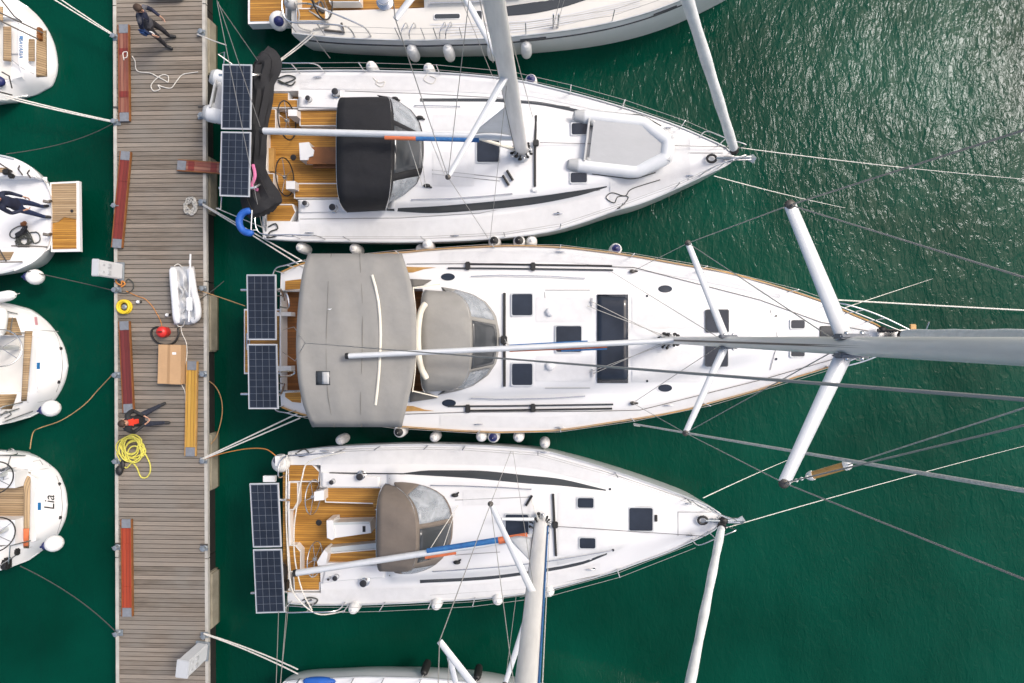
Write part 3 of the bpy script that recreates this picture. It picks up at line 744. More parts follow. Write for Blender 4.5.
    # rails
    b.rails(1, [300, 365, 440, 515, 570, 622, 680, 714]); b.rails(-1, [305, 350, 425, 505, 560, 620, 675, 708])
    for sd in (1, -1):
        p = [b.edge(q, sd) - Vector((0, .05 * sd, 0)) for q in (700, 718, 729, 733)]
        b.part(MB().tube(curve([p[0] + Vector((0, 0, .02)), p[0] + Vector((.04, 0, .5)), p[1] + Vector((.05, 0, .58)), p[2] + Vector((.2, 0, .6)), p[2] + Vector((.22, 0, .45)), p[2] + Vector((.02, 0, .02))], 6), .014, 8).tube([p[1], p[1] + Vector((.03, 0, .58))], .013, 8), 'pulpit', 'steel')
        q = [b.edge(v, sd) - Vector((0, .06 * sd, 0)) for v in (325, 300, 270)]
        b.part(MB().tube(curve([q[0], q[0] + Vector((-.06, 0, .55)), q[1] + Vector((0, 0, .62)), q[2] + Vector((0, 0, .62)), q[2] + Vector((-.1, -.45 * sd, .62)), q[2] + Vector((-.1, -.5 * sd, .0))], 6), .015, 8).tube([q[1], q[1] + Vector((0, 0, .62))], .014, 8).tube([q[2], q[2] + Vector((0, 0, .62))], .014, 8).tube([q[1] + Vector((0, 0, .32)), q[2] + Vector((0, 0, .32))], .012, 8), 'pushpit', 'steel')
    # solar panels on their davits
    b.solar([[(222.5, 64), (252, 64.5), (251, 129.5), (221, 129)], [(221, 131.5), (251, 132), (249.5, 197), (219.5, 196)]], 2.35)
    for py in (75, 188):
        b.part(MB().tube(curve([b.edge(264, 1 if py < 100 else -1, 0) + Vector((.05, -.2 if py < 100 else .2, 0)), P(262, py, 1.9), P(252, py, 2.26), P(219, py, 2.28)], 6), .03, 8), 'davit', 'steel')
    b.part(MB().tube([P(221.5, 197, 2.25), P(221, 209, 2.0), P(218, 208, 1.95)], .016, 6), 'davit_strut', 'steel')
    b.part(MB().tube([P(224, 64, 2.3), P(224.5, 52, 2.5), P(218, 54, 2.5), P(232, 64, 2.3)], .016, 6), 'davit_strut', 'steel')
    # dark canvas bundled along the stern rail
    pts = [(260, 60), (266, 66), (263, 82), (262, 100), (258, 125), (257, 150), (255, 172), (259, 195), (267, 212)]
    ce = curve([P(x, y, 1.85) for x, y in pts], 6); K = len(ce); rr = random.Random(3); rows = []
    wd = lambda t: .26 + .10 * math.exp(-((t - .05) / .14) ** 2) - .05 * math.exp(-((t - .5) / .25) ** 2) + .16 * math.exp(-((t - .93) / .13) ** 2)
    for i, p in enumerate(ce):
        t = i / (K - 1); d = (ce[min(i + 1, K - 1)] - ce[max(i - 1, 0)]).normalized(); u = Vector((0, 0, 1)).cross(d).normalized(); w = wd(t) * (1 if 0 < i < K - 1 else .4)
        rows.append([p + u * w * math.cos(a * math.pi / 9) * (1 + .22 * math.sin(a * 2.1 + t * 9)) + Vector((0, 0, .17 * math.sin(a * math.pi / 9) * (1 + .3 * math.sin(a * 2.9 + t * 14) + .12 * rr.random()))) for a in range(18)])
    b.part(MB().loft(rows), 'bundled_canvas', 'charcoal_canvas')
    b.part(MB().tube(curve([P(253, 165, 2.05), P(255, 176, 2.1), P(252, 186, 2.05), P(258, 190, 2.03)], 5), .04, 6), 'tie_strap', 'pink')
    b.lines('warp_tail', [curve([b.S(p, q, .04) for p, q in ((276, 80), (288, 76), (296, 79), (284, 84), (279, 81), (291, 86), (296, 82))], 6), curve([b.S(p, q, .04) for p, q in ((269, 227), (276, 224), (278, 229), (271, 232), (268, 238), (277, 236))], 6)], .018, 'rope_dark')
    b.lines('sheet_tail', [curve([b.S(p, q, .02) for p, q in ((660, 180), (632, 189), (625, 196), (612, 193), (606, 198), (614, 203), (618, 197), (628, 197), (624, 204), (617, 209))], 6)], .011, 'rope_dark')
    b.lines('coiled_line', [curve([b.S(p, q, .02) for p, q in ((373, 78), (379, 83), (385, 82), (382, 87), (376, 84), (378, 80))], 6), curve([b.S(p, q, .02) for p, q in ((428, 74), (424, 80), (432, 84), (436, 79), (430, 76))], 6)], .010, 'rope_white')
    return b
BB = yacht_charcoal()

# ================================================================== big yacht with the grey bimini
def yacht_bimini():
    zf = zlin(281, 890, 1.3, 1.85)
    up = [(281, 272), (300, 264), (330, 258), (370, 254), (402, 252), (430, 249.5), (470, 247), (505, 245.5), (555, 246.5), (600, 251), (630, 255), (685, 264.5), (727, 272), (760, 281), (790, 290), (825, 302), (855, 315), (876, 324), (886, 330), (889, 335)]
    lo = [(281, 407), (300, 414), (330, 420), (370, 424.5), (402, 427), (430, 429), (470, 431.5), (505, 432.5), (550, 431), (617, 422), (640, 418.5), (685, 410), (715, 402), (760, 389.5), (790, 379.5), (830, 367), (860, 354), (876, 346), (886, 340), (889, 335)]
    b = Boat('long white yacht shaded by a beige grey bimini over its cockpit', up, lo, zf,
             recess=[(282, 290, 425, 392, .95)], coach=([(405, 72), (430, 68), (480, 64), (550, 60), (640, 52), (720, 38), (790, 22)], .24, .45))
    b.toe(1, 'wood_trim', .03); b.toe(-1, 'wood_trim', .03)
    b.part(MB().tube([b.edge(282 + 605 * i / 40, 1, -.16) + Vector((0, .005, 0)) for i in range(41)], .014, 6), 'rubbing_strake', 'wood_trim')
    b.part(MB().tube([b.edge(282 + 605 * i / 40, -1, -.16) + Vector((0, -.005, 0)) for i in range(41)], .014, 6), 'rubbing_strake', 'wood_trim')
    # cockpit
    b.rectbox('cockpit_sole', (283, 287, 426, 392), .965, .03, 'teak_dark')
    for q in ([(284, 280), (291, 279), (302, 278), (302, 290), (284, 291)], [(284, 392), (302, 391), (302, 404), (291, 403), (284, 398)]): b.bench(q, 1.36, .3, 'teak')
    b.bench((305, 292, 408, 309), 1.3, .3); b.bench((305, 372, 408, 389), 1.3, .3)
    b.rectbox('stern_step', (277, 312, 291, 316), 1.35, .3, 'gelcoat'); b.rectbox('stern_step', (277, 366, 291, 371), 1.35, .3, 'gelcoat')
    b.wheel(330, 342, 1.9, .6, -.15)
    b.lines('stern_rail', [curve([P(279, 292, 1.4), P(286, 293, 1.9), P(289, 307, 1.95), P(280, 307, 1.5)], 5), curve([P(280, 377, 1.4), P(292, 375, 1.9), P(294, 371, 1.9), P(281, 372, 1.5)], 5), [P(278, 291, 1.5), P(301, 291, 1.55)], [P(278, 391, 1.5), P(301, 391, 1.55)]], .02, 'steel')
    pf = b.part(MB().prism([P(244, 309, .55), P(280, 309, .55), P(280, 374, .55), P(244, 374, .55)], .08), 'swim_platform', 'gelcoat')
    b.part(MB().prism([P(245, 310.5, .57), P(279, 310.5, .57), P(279, 372.5, .57), P(245, 372.5, .57)], .03), 'platform_boards', 'teak', pf)
    b.lines('platform_ladder', [[P(247, 333, .62), P(247, 350, .62)], [P(249.5, 333, .62), P(249.5, 350, .62)]], .018, 'steel')
    # teak coaming tops
    for q in ([(404, 266.5), (415, 267), (436, 267.5), (424, 269), (413, 272.5), (405, 272.5)], [(404, 411.5), (415, 411), (434, 411), (424, 409.5), (413, 406), (405, 406)]):
        z = b.S(412, q[0][1]).z + .03; b.rectbox('coaming_cap', q, z, .05, 'wood_trim')
    b.strip('coaming_pad', [(410, 279), (432, 280)], [(410, 287), (424, 285)], 'grey_canvas_dark', .05); b.strip('coaming_pad', [(410, 391), (424, 391)], [(410, 402), (438, 398)], 'grey_canvas_dark', .05)
    # deck furniture
    b.hatch(511.5, 293.5, 533, 316); b.hatch(511.5, 363, 533, 385.5); b.hatch(555.5, 325.5, 582, 352.5)
    b.strip('skylight', [(597, 294.5), (628, 294.5)], [(597, 383), (628, 383)], 'glass_dark', .03, n=6)
    b.hatch(705.5, 310, 727.5, 332, 'window_strip', 'glass_dark', .02, 'hatch', .02); b.hatch(705.5, 344.5, 727.5, 366, 'window_strip', 'glass_dark', .02, 'hatch', .02)
    b.hatch(790, 319.5, 805, 329); b.hatch(790, 348.5, 805, 357)
    b.hatch(820, 326.5, 836, 337.5, 'rubber_black', 'window_strip', .01, 'windlass_well', .02)
    for p, q in ((448, 277), (449, 403), (665, 289), (665, 388)): b.port(p, q, 7, 3.7)
    for p, q in ((550, 312), (550, 366)): b.part(MB().lathe([(.11, -.02), (.11, .03), (.1, .07), (.06, .1), (0, .105)], b.S(p, q), 18), 'mushroom_vent', 'gelcoat')
    b.lines('traveller_track', [[b.S(504.5, 293, .05), b.S(504.5, 340, .05), b.S(504.5, 386.5, .05)]], .032, 'rubber_black')
    b.part(MB().box(b.S(504, 340, .1), (.16, .2, .08), bev=.02), 'traveller_car', 'rubber_black')
    for yy, s_ in ((264, 1), (410.5, -1)):
        f = lambda x, o: yy + s_ * (.9 * (max(0, x - 465) / 75) ** 1.2 + o)
        b.lines('genoa_track', [[b.S(x, f(x, 0), .03) for x in (466, 500, 533, 570, 612)]], .022, 'rubber_black')
        b.lines('genoa_track', [[b.S(x, f(x, 4.2), .03) for x in (448, 500, 533, 570, 613)]], .022, 'window_strip')
        for x in (468, 533): b.part(MB().box(b.S(x, f(x, 2), .05), (.12, .2, .08), bev=.02), 'track_car', 'rubber_black')
        b.lines('handrail', [[b.S(471, yy + s_ * 12.5, .05), b.S(500, yy + s_ * 11.5, .07), b.S(550, yy + s_ * 12.5, .07), b.S(585, yy + s_ * 14.5, .05)]], .013, 'steel')
    for x0, y0, x1, y1 in ((536, 297, 592, 322), (536, 356, 592, 381), (632, 296, 700, 328), (632, 350, 700, 382)): b.strip('nonskid_panel', [(x0, y0), (x1, y0)], [(x0, y1), (x1, y1)], 'nonskid', .010)
    b.strip('nonskid_panel', [(440, 252), (540, 250), (620, 256.5), (700, 270), (780, 290)], [(440, 262), (540, 261), (620, 268), (700, 281), (780, 298)], 'nonskid', .010)
    b.strip('nonskid_panel', [(440, 415), (540, 417), (620, 409), (700, 394), (780, 373)], [(440, 426), (540, 428), (620, 418), (700, 403), (780, 380)], 'nonskid', .010)
    for pts in ([(407, 264), (500, 263.5), (634, 267.5), (760, 300), (820, 322), (868, 331)], [(405, 414), (470, 412), (600, 411), (640, 410), (760, 380), (830, 360), (866, 341)], [(545, 290), (590, 290)], [(545, 292), (545, 298)], [(545, 388), (590, 388)], [(770, 310), (778, 340), (770, 370)]):
        b.part(MB().tube([b.S(p, q, .02) for p, q in pts], .008, 5), 'deck_line', 'wire_dark' if len(pts) > 4 else 'seam')
    for p, q in ((560, 252), (560, 427), (700, 272), (668, 405), (479, 424)): b.cleat(p, q)
    for p, q in ((647, 296), (647, 381), (776, 316), (776, 359)): b.port(p, q, 1.2, 1.2)
    # bimini
    lf = pchip([0, .12, .38, .53, .70, .87, 1], [308, 302, 297, 296, 297.5, 303, 312]); rt = pchip([0, .17, .35, .53, .72, .9, 1], [402, 411, 416, 416.5, 413, 406, 402])
    rows = []
    for i in range(25):
        v = i / 24; py = 253.5 + 173.5 * v; z = 3.05 + .30 * (1 - (2 * v - 1) ** 4) ** .8
        rows.append([P(lf(v) + (rt(v) - lf(v)) * j / 20, py, z + .011 * math.sin(v * 31 + j * .9) * math.sin(math.pi * j / 20) + .008 * math.sin(v * 13 - j * 1.3) + .05 * math.sin(math.pi * j / 20) - .02 * abs(math.sin(math.pi * j / 20 * 3)) * (1 if 0 < j < 20 else 0)) for j in range(21)])
    bi = b.part(MB().grid(rows), 'bimini', 'grey_canvas', solid=.012)
    def onb(px, py, dz=0.):
        v = (py - 253.5) / 173.5; u = (px - lf(v)) / (rt(v) - lf(v)); z = 3.05 + .30 * (1 - (2 * v - 1) ** 4) ** .8 + .05 * math.sin(math.pi * u) - .02 * abs(math.sin(math.pi * u * 3))
        return P(px, py, z + dz)
    b.part(MB().tube([onb(p, q, .02) for p, q in ((372, 275), (375.5, 287), (378.5, 302), (380, 318), (380.5, 335), (380, 355), (379, 372), (377.5, 388), (375.5, 405))], .030, 8, flat=.5), 'bimini_seam', 'cream', bi)
    for q, m in (((316, 371, 330, 385), 'window_strip'), ):
        w = b.part(MB().grid([[onb(q[0] + (q[2] - q[0]) * i / 3, q[1] + (q[3] - q[1]) * j / 3, .012) for i in range(4)] for j in range(4)]), 'bimini_window', m, bi, solid=.008)
        b.part(MB().grid([[onb(322 + 7 * i / 3, 372 + 12 * j / 3, .022) for i in range(4)] for j in range(4)]), 'window_flap', 'hypalon_grey', w, solid=.006)
    b.part(MB().prism([onb(327, 309, .02), onb(332, 308.5, .02), onb(330, 310, .02)], .008), 'sewn_patch', 'gelcoat', bi)
    for v in (.25, .55):
        b.part(MB().tube([onb(lf(q / 12) + (rt(q / 12) - lf(q / 12)) * v, 253.5 + 173.5 * q / 12, .004) for q in range(13)], .006, 5), 'stitch_line', 'grey_canvas_dark', bi)
    for u, px_ in ((.02, 300), (.98, 404)):
        b.part(MB().tube([P(lf(q / 16) + (rt(q / 16) - lf(q / 16)) * u, 253.5 + 173.5 * q / 16, 3.02 + .30 * (1 - (2 * q / 16 - 1) ** 4) ** .8) for q in range(17)], .016, 6), 'bimini_bow', 'steel', bi)
    for px_, dx in ((318, 10), (395, -10)):
        for py, sd in ((256, 1), (424, -1)):
            b.part(MB().tube([P(px_, py, 3.05), b.edge(px_ + dx, sd, .03) - Vector((0, .1 * sd, 0))], .016, 8), 'bimini_pole', 'steel', bi)
    b.lines('bimini_edge_tape', [[P(413, 287, 3.0), P(415.5, 310, 3.05), P(416.5, 345, 3.1), P(415, 372, 3.05), P(412.5, 392, 3.0)], [P(413, 288, 3.0), P(440, 284, 2.1)], [P(412.5, 391, 3.0), P(438, 397, 2.1)]], .015, 'cream')
    # sprayhood
    front = [(438, 286), (456, 289), (474, 294), (488, 302), (498, 315), (502, 333), (502, 346), (499, 362), (490, 375), (474, 386), (458, 391), (438, 395)]
    o, aft, mid = b.hood(424, 470, front, 289, 393, 2.65, 2.6, 1.62, 'grey_canvas', ['vinyl', 'window_strip', 'vinyl'], None, wt=(.10, .80), bands=((.10, .39), (.42, .62), (.65, .86)), pw=.62, lean=.75)
    pad = [(426, 303), (421, 311), (418.5, 325), (418, 342), (419, 358), (422, 370), (427, 379)]
    b.part(MB().tube(curve([P(x, y, 2.68) for x, y in pad], 4), [.05] + [.072] * 23 + [.05], 12), 'rolled_flap', 'cream', o)
    # mast
    b.side = -.0075
    b.mast(668, 340, 1.95, 20.6, .26, .165)
    z1, z2 = b.mast_z(px=727), b.mast_z(px=848)
    u1 = b.spreader(z1, (688, 243), (.062, .045)); l1 = b.spreader(z1, (685.5, 433), (.062, .045))
    u2 = b.spreader(z2, (790, 205), (.078, .055)); l2 = b.spreader(z2, (784, 483), (.078, .055))
    for z in (z1, z2):
        c = b.mx(z); mb = MB()
        for sd in (1, -1):
            mb.box(c + Vector((-.01, sd * .085, .08)), (.26, .045, .2), bev=.015)
            for k in (-.08, .05): mb.sphere(c + Vector((k, sd * .11, .15)), .022, 8, 5, m=1)
        b.part(mb, 'spreader_bracket', ['pad_grey', 'steel'], b.m)
    top = b.mx(20.3)
    cu, cl = b.S(632, 271.5, .02), b.S(632.5, 403, .02)
    z3 = 15.6; s3 = b.mx(z3)
    u3, l3 = s3 + Vector((-.45, .95, .1)), s3 + Vector((-.45, -.95, .1))
    for t in (u3, l3): b.part(MB().tube([s3 + (t - s3) * .05, t], [.06, .04], 12, flat=.45), 'spreader', 'alu_white', b.m)
    b.lines('shroud', [[cu, u1], [u1, u2], [u2, u3], [u3, top], [u1, b.mx(z2 - .1)], [u2, b.mx(z3 - .1)], [cl, l1], [l1, l2], [l2, l3], [l3, top], [l1, b.mx(z2 - .1)], [l2, b.mx(z3 - .1)], [cu - Vector((.5, 0, 0)), b.mx(z1 - .1)], [cl - Vector((.0, 0, 0)), b.mx(z1 - .1)]], .0065, 'wire', b.m)
    for c in (cu, cl): b.part(MB().sphere(c + Vector((0, 0, .03)), (.07, .05, .06), 8, 6).tube([c, c + Vector((.12, 0, .06))], .025, 6), 'chainplate', 'wire_dark', b.m)
    br = P(305, 343, 4.1)
    b.lines('backstay', [[P(294, 327, 2.6), br], [P(295, 361, 2.6), br], [b.S(283, 330, .02), P(294, 327, 2.6)], [b.S(283, 352, .02), P(295, 361, 2.6)]], .008, 'wire', b.m)
    b.part(MB().tube([br, extend(br, P(1024, 399.5, 16.2), 20.2)], .0062, 6), 'backstay', 'wire', b.m)
    bow = P(900, 335, 2.0)
    b.furl(bow, b.mx(20.0) + Vector((.1, .0, 0)), (.12, .07), 'sail_grey')
    g = b.mx(3.5) + Vector((-.14, 0, 0)); e = P(348, 356, 3.55)
    b.boom(g, e, .06, 'alu_white')
    b.part(MB().tube([g.lerp(e, .2) - Vector((0, .07, .06)), g.lerp(e, .5) - Vector((0, .06, .06))], .02, 8), 'boom_strap', 'orange')
    b.part(MB().tube([g.lerp(e, .26) + Vector((0, .07, -.04)), g.lerp(e, .50) + Vector((0, .06, -.04))], .018, 8), 'boom_strap', 'blue_strap')
    b.part(MB().tube([g.lerp(e, .2) - Vector((0, .11, .10)), g.lerp(e, .34) - Vector((0, .11, .1))], .02, 8), 'boom_strap', 'blue_strap')
    b.part(MB().tube([b.mx(2.15) + Vector((-.15, 0, 0)), g.lerp(e, .17) - Vector((0, 0, .1))], [.05, .04], 10), 'boom_vang', 'alu_white')
    b.lines('mainsheet', [[g.lerp(e, .5), b.S(505, 339, .12)], [g.lerp(e, .5) + Vector((.1, 0, 0)), b.S(505, 342, .12)]], .008, 'rope_white')
    b.lines('mast_line', [[b.mx(2.2) + Vector((-.12, .05, 0)), b.S(590, 301, .06)], [b.mx(2.2) + Vector((-.12, .1, 0)), b.S(587, 306, .06)], [b.mx(2.2) + Vector((-.12, -.05, 0)), b.S(592, 374, .06)], [b.mx(2.2) + Vector((-.12, -.1, 0)), b.S(589, 372, .06)]], .008, 'rope_grey')
    for p, q in ((592, 302), (592, 373)): b.part(MB().tube([b.S(p, q - 4, .04), b.S(p, q + 4, .04)], .02, 6), 'pad_eye', 'steel')
    # bow
    for sd in (1, -1):
        e_ = [b.edge(v, sd) - Vector((0, .05 * sd, 0)) for v in (826, 846, 866)]
        tip = P(912, 334 - 3 * sd, 2.55)
        b.part(MB().tube(curve([e_[0], e_[0] + Vector((.05, 0, .6)), e_[1] + Vector((.1, .05 * sd, .68)), e_[2] + Vector((.1, .06 * sd, .7)), tip], 6), .018, 8).tube(curve([e_[0] + Vector((0, 0, .35)), e_[1] + Vector((.05, 0, .36)), P(903, 334 - 2 * sd, 2.2)], 5), .014, 8).tube([e_[1], e_[1] + Vector((.1, .05 * sd, .68))], .014, 8).tube([e_[2], e_[2] + Vector((.1, .06 * sd, .7))], .014, 8), 'pulpit', 'steel')
    c = P(893, 333, 1.95)
    b.part(MB().box(c, (.7, .16, .08), bev=.02), 'bow_roller', 'steel')
    b.part(MB().box(P(913, 328, 2.45), (.14, .17, .04), bev=.015), 'bow_seat', 'wood_trim')
    b.part(MB().tube([P(918, 330, 2.4), P(926, 330, 2.35), P(929, 322, 2.5)], .02, 6), 'bow_light_bracket', 'steel')
    b.part(MB().tube([c + Vector((-.4, .06, .1)), c + Vector((.1, .06, .12))], .035, 8).sphere(c + Vector((-.28, .08, .1)), (.1, .08, .06), 8, 6), 'windlass', 'rubber_black')
    b.rails(1, [312, 400, 494, 560, 631, 701, 789, 826]); b.rails(-1, [312, 400, 480, 560, 631, 704, 786, 826])
    for sd in (1, -1):
        q = [b.edge(v, sd) - Vector((0, .06 * sd, 0)) for v in (312, 296, 284)]
        b.part(MB().tube(curve([q[0], q[0] + Vector((-.04, 0, .55)), q[1] + Vector((0, 0, .62)), q[2] + Vector((0, 0, .62)), q[2] + Vector((-.05, -.55 * sd, .62)), q[2] + Vector((-.02, -.55 * sd, 0))], 6), .015, 8).tube([q[1], q[1] + Vector((0, 0, .62))], .014, 8).tube([q[2], q[2] + Vector((0, 0, .62))], .014, 8), 'pushpit', 'steel')
    b.solar([[(246.5, 274.5), (276, 274.5), (276.5, 340), (247.5, 340)], [(247.5, 344), (277, 344), (278.5, 409), (248.5, 409)]], 2.4)
    for py in (290, 394):
        b.part(MB().tube(curve([b.S(284, 300 if py < 340 else 384, .0), P(281, py, 1.9), P(274, py, 2.3), P(241, py, 2.32)], 6), .028, 8), 'davit', 'steel')
    return b
BC = yacht_bimini()

# ================================================================== yacht with the brown sprayhood and the open teak cockpit
def yacht_taupe():
    zf = zlin(288, 723, 1.2, 1.5)
    up = [(288, 452), (310, 449), (330, 447), (370, 445), (405, 444), (440, 444), (480, 445), (537, 449.5), (580, 460), (615, 471), (650, 483), (685, 496), (705, 504), (716, 510), (722, 515), (723.5, 519)]
    lo = [(288, 603), (310, 604.5), (355, 604.5), (400, 603), (430, 601.5), (467, 599.5), (510, 595.5), (550, 589), (585, 580), (617, 570.5), (640, 562), (665, 553), (690, 542), (709, 533), (719, 526), (723.5, 519)]
    b = Boat('white yacht with brown sprayhood over an open honey coloured teak cockpit', up, lo, zf,
             recess=[(284, 465, 321, 592, .86), (320, 488, 412, 562, .86)],
             coach=([(385, 62), (430, 60), (480, 58), (530, 51), (580, 42), (612, 34), (650, 22)], .26, .36))
    b.toe(1); b.toe(-1)
    b.rectbox('cockpit_sole', (283, 472, 412, 586), .875, .03, 'teak')
    b.bench([(324, 487), (385, 487), (385, 511), (375, 510), (374, 504), (325, 502.5)], 1.16, .3)
    b.bench([(326, 553), (376, 549), (385, 548), (385, 564), (326, 566)], 1.16, .3)
    b.rectbox('bench_front', [(325, 548), (376, 543), (385, 541), (385, 547), (376, 548.5), (325, 552.5)], 1.14, .28, 'hull_grey')
    b.bench([(287, 482), (298, 482), (298, 503), (294, 510), (287, 510)], 1.14, .3)
    b.bench([(288, 545), (296, 545), (301, 551), (301, 572), (290, 572)], 1.14, .3)
    b.bench([(288, 464), (313, 464), (320, 471), (319, 482), (288, 482)], 1.17, .3)
    b.bench([(293, 573), (325, 572), (325, 582), (320, 583), (320, 591), (294, 591)], 1.17, .3)
    b.rectbox('stern_boards', (283, 470, 287.5, 560), 1.0, .12, 'teak')
    b.lines('stern_edge', [[P(288.5, 510, 1.2), P(290, 545, 1.2)], [P(289, 481, 1.2), P(288.5, 510, 1.2)]], .03, 'gelcoat')
    t = b.rectbox('cockpit_table', [(332, 523), (370, 522), (371, 533), (335, 538), (332, 536)], 1.42, .5, 'gelcoat')
    b.rectbox('table_leaf', [(333, 522.5), (369, 521.5), (369, 524), (333, 525)], 1.44, .3, 'hull_grey', t)
    b.rectbox('table_end', [(326.5, 520.5), (333, 520), (335, 538), (332, 540), (327, 538)], 1.46, .55, 'gelcoat', t)
    b.rectbox('table_slot', (362.5, 526, 365.5, 532), 1.425, .01, 'rubber_black', t)
    c = P(319, 522.5, .875); b.part(MB().lathe([(.075, 0), (.075, .02), (.05, .025), (0, .025)], c, 18), 'floor_hatch', 'black')
    b.pedestal([(314, 492), (324, 490), (324, 500), (314, 501)], 1.5, .87)
    b.pedestal([(317, 562), (324, 550), (328, 553), (326, 564), (318, 566)], 1.45, .87)
    b.wheel(313, 497, 1.42, .42, -.12, 'steel', .014); b.wheel(315, 559, 1.42, .42, -.12, 'steel', .014)
    b.strip('coaming', [(322, 472), (345, 474), (380, 477)], [(322, 486.5), (345, 486.8), (380, 487)], 'gelcoat', .035)
    b.strip('coaming', [(326, 566.5), (345, 566), (385, 565)], [(322, 583), (345, 580), (385, 577)], 'gelcoat', .035)
    b.winch(361.5, 475.5, .085); b.winch(333.5, 481, .055); b.winch(365, 581, .085); b.winch(337, 576, .06); b.winch(330.5, 577, .03)
    b.strip('cabin_window', [(404, 473), (430, 470.2), (470, 470.3), (530, 475.5), (555, 478), (606, 489.5)], [(404, 474), (430, 475.5), (470, 478), (530, 483.5), (555, 485), (606, 490.6)], 'window_strip', .01)
    b.strip('cabin_window', [(420, 580), (480, 577), (530, 571), (580, 562), (607, 553)], [(420, 583), (480, 580), (530, 574), (580, 565), (607, 554.5)], 'window_strip', .01)
    b.part(MB().tube([b.S(p, q, .04) for p, q in ((330, 472.5), (361, 473), (405, 473.5))], .014, 6), 'genoa_track', 'rubber_black')
    b.strip('nonskid_panel', [(322, 449), (420, 447.5), (515, 450.5), (600, 469)], [(322, 464), (420, 464), (515, 466), (600, 484)], 'nonskid', .010)
    b.strip('nonskid_panel', [(322, 590), (420, 587), (500, 582), (600, 563)], [(322, 601), (420, 599), (500, 594.5), (600, 574)], 'nonskid', .010)
    b.strip('nonskid_panel', [(463, 490), (500, 490)], [(463, 505), (500, 505)], 'nonskid', .010); b.strip('nonskid_panel', [(558, 492), (622, 497)], [(558, 565), (622, 548)], 'nonskid', .010)
    for pts in ([(455, 500), (530, 497)], [(430, 595), (535, 588), (600, 575)], [(678, 512), (716, 512)], [(678, 512), (678, 536)], [(540, 456), (600, 470), (690, 500)], [(455, 555), (500, 552)]):
        b.part(MB().tube([b.S(p, q, .003) for p, q in pts], .0095, 5), 'deck_seam', 'seam')
    for pts in ([(431, 485), (461, 485.5), (501, 487), (531, 489)], [(433, 571), (464, 569), (503, 566), (530, 563), (560, 559), (612, 550)]):
        b.part(MB().tube([b.S(p, q, .05) for p, q in pts], .012, 6), 'handrail', 'steel')
        for p, q in pts: b.part(MB().tube([b.S(p, q, -.01), b.S(p, q, .05)], .012, 6), 'handrail_foot', 'steel')
    b.hatch(505, 513.5, 529, 538); b.hatch(577, 497, 594, 508); b.hatch(579, 537, 596, 548.5); b.hatch(628.5, 507, 652.5, 531)
    for p, q in ((455, 495), (457, 562)): b.part(MB().sphere(b.S(p, q, .03), (.09, .05, .05), 10, 7).tube([b.S(p, q, .02), b.S(p + 4, q - 3, .05)], .02, 6), 'jammer', 'rubber_black')
    b.part(MB().box(b.S(656, 518, .02), (.06, .16, .05), bev=.01), 'hatch_handle', 'rubber_black')
    b.lines('traveller_track', [[b.S(553, 493.5, .04), b.S(554.5, 524, .05), b.S(556, 555.5, .04)]], .028, 'rubber_black')
    b.part(MB().box(b.S(555, 524, .08), (.14, .16, .07), bev=.02), 'traveller_car', 'rubber_black')
    for p, q in ((529, 500), ): b.part(MB().tube([b.S(p - 3, q + 5, .06), b.S(p + 3, q - 5, .06)], .03, 8), 'rope_clutch', 'rubber_black')
    for p, q in ((325, 450.5), (310, 600), (545, 452), (590, 569), (690, 535), (689, 503)): b.cleat(p, q)
    for p, q in ((610, 489), (613, 550), (594, 569)): b.port(p, q, 1.3, 1.3)
    front = [(389, 478), (402, 479), (418, 481), (430, 484), (440, 488), (450, 495), (456, 506), (458.5, 519), (457.5, 535), (454, 547), (447, 557), (438, 565), (428, 570), (415, 574), (389, 576)]
    b.hood(381, 416, front, 488, 573, 2.4, 2.55, 1.42, 'taupe_canvas', ['vinyl', 'window_strip', 'vinyl'], None, wt=(.12, .84), bands=((.18, .45), (.48, .66), (.72, .92)), pw=.62, lean=.75)
    # mast and rig
    b.mast(541, 522, 1.72, 16.6, .30, .19)
    zs_ = b.mast_z(py=596); tu = b.spreader(zs_, (490.5, 504))
    tl = b.spreader(zs_, (505, 684))
    zs2 = zs_ + 4.3; top = b.mx(16.4); s2 = b.mx(zs2)
    t2l = s2 + Vector((-.85, -1.15, .1)); t2u = s2 + Vector((-.85, 1.15, .1))
    for t in (t2l, t2u): b.part(MB().tube([s2 + (t - s2) * .05, t], [.055, .035], 12, flat=.45), 'spreader', 'alu_white', b.m)
    cu, cl = b.S(511, 451, .02), b.S(516, 597, .02)
    b.lines('shroud', [[cu, tu], [tu, t2u], [t2u, top], [cu + Vector((.05, 0, 0)), b.mx(zs_ - .1)], [tu, b.mx(zs2 - .1)], [cl, tl], [tl, t2l], [t2l, top], [cl + Vector((.1, 0, 0)), b.mx(zs_ - .1)], [tl, b.mx(zs2 - .1)]], .006, 'wire', b.m)
    b.lines('halyard', [[b.mx(2.2) + Vector((.17, .02, 0)), b.mx(15.5) + Vector((.15, .02, 0))]], .02, 'blue_strap', b.m)
    b.lines('halyard', [[b.mx(2.2) + Vector((.21, -.03, 0)), b.mx(15.5) + Vector((.19, -.03, 0))], [b.S(531, 499, .08), b.mx(2.0)]], .010, 'rope_white', b.m)
    bow = b.edge(721, 1, .12); bow.y = b.S(722, 522).y
    b.furl(bow, top, (.085, .032), 'sail_grey')
    g = b.mx(2.95) + Vector((-.16, 0, 0)); e = P(296, 573, 2.9)
    b.boom(g, e, .07)
    b.part(MB().tube([g.lerp(e, .02) + Vector((0, .04, .05)), g.lerp(e, .14) + Vector((0, .04, .05))], .08, 8), 'boom_strap', 'orange')
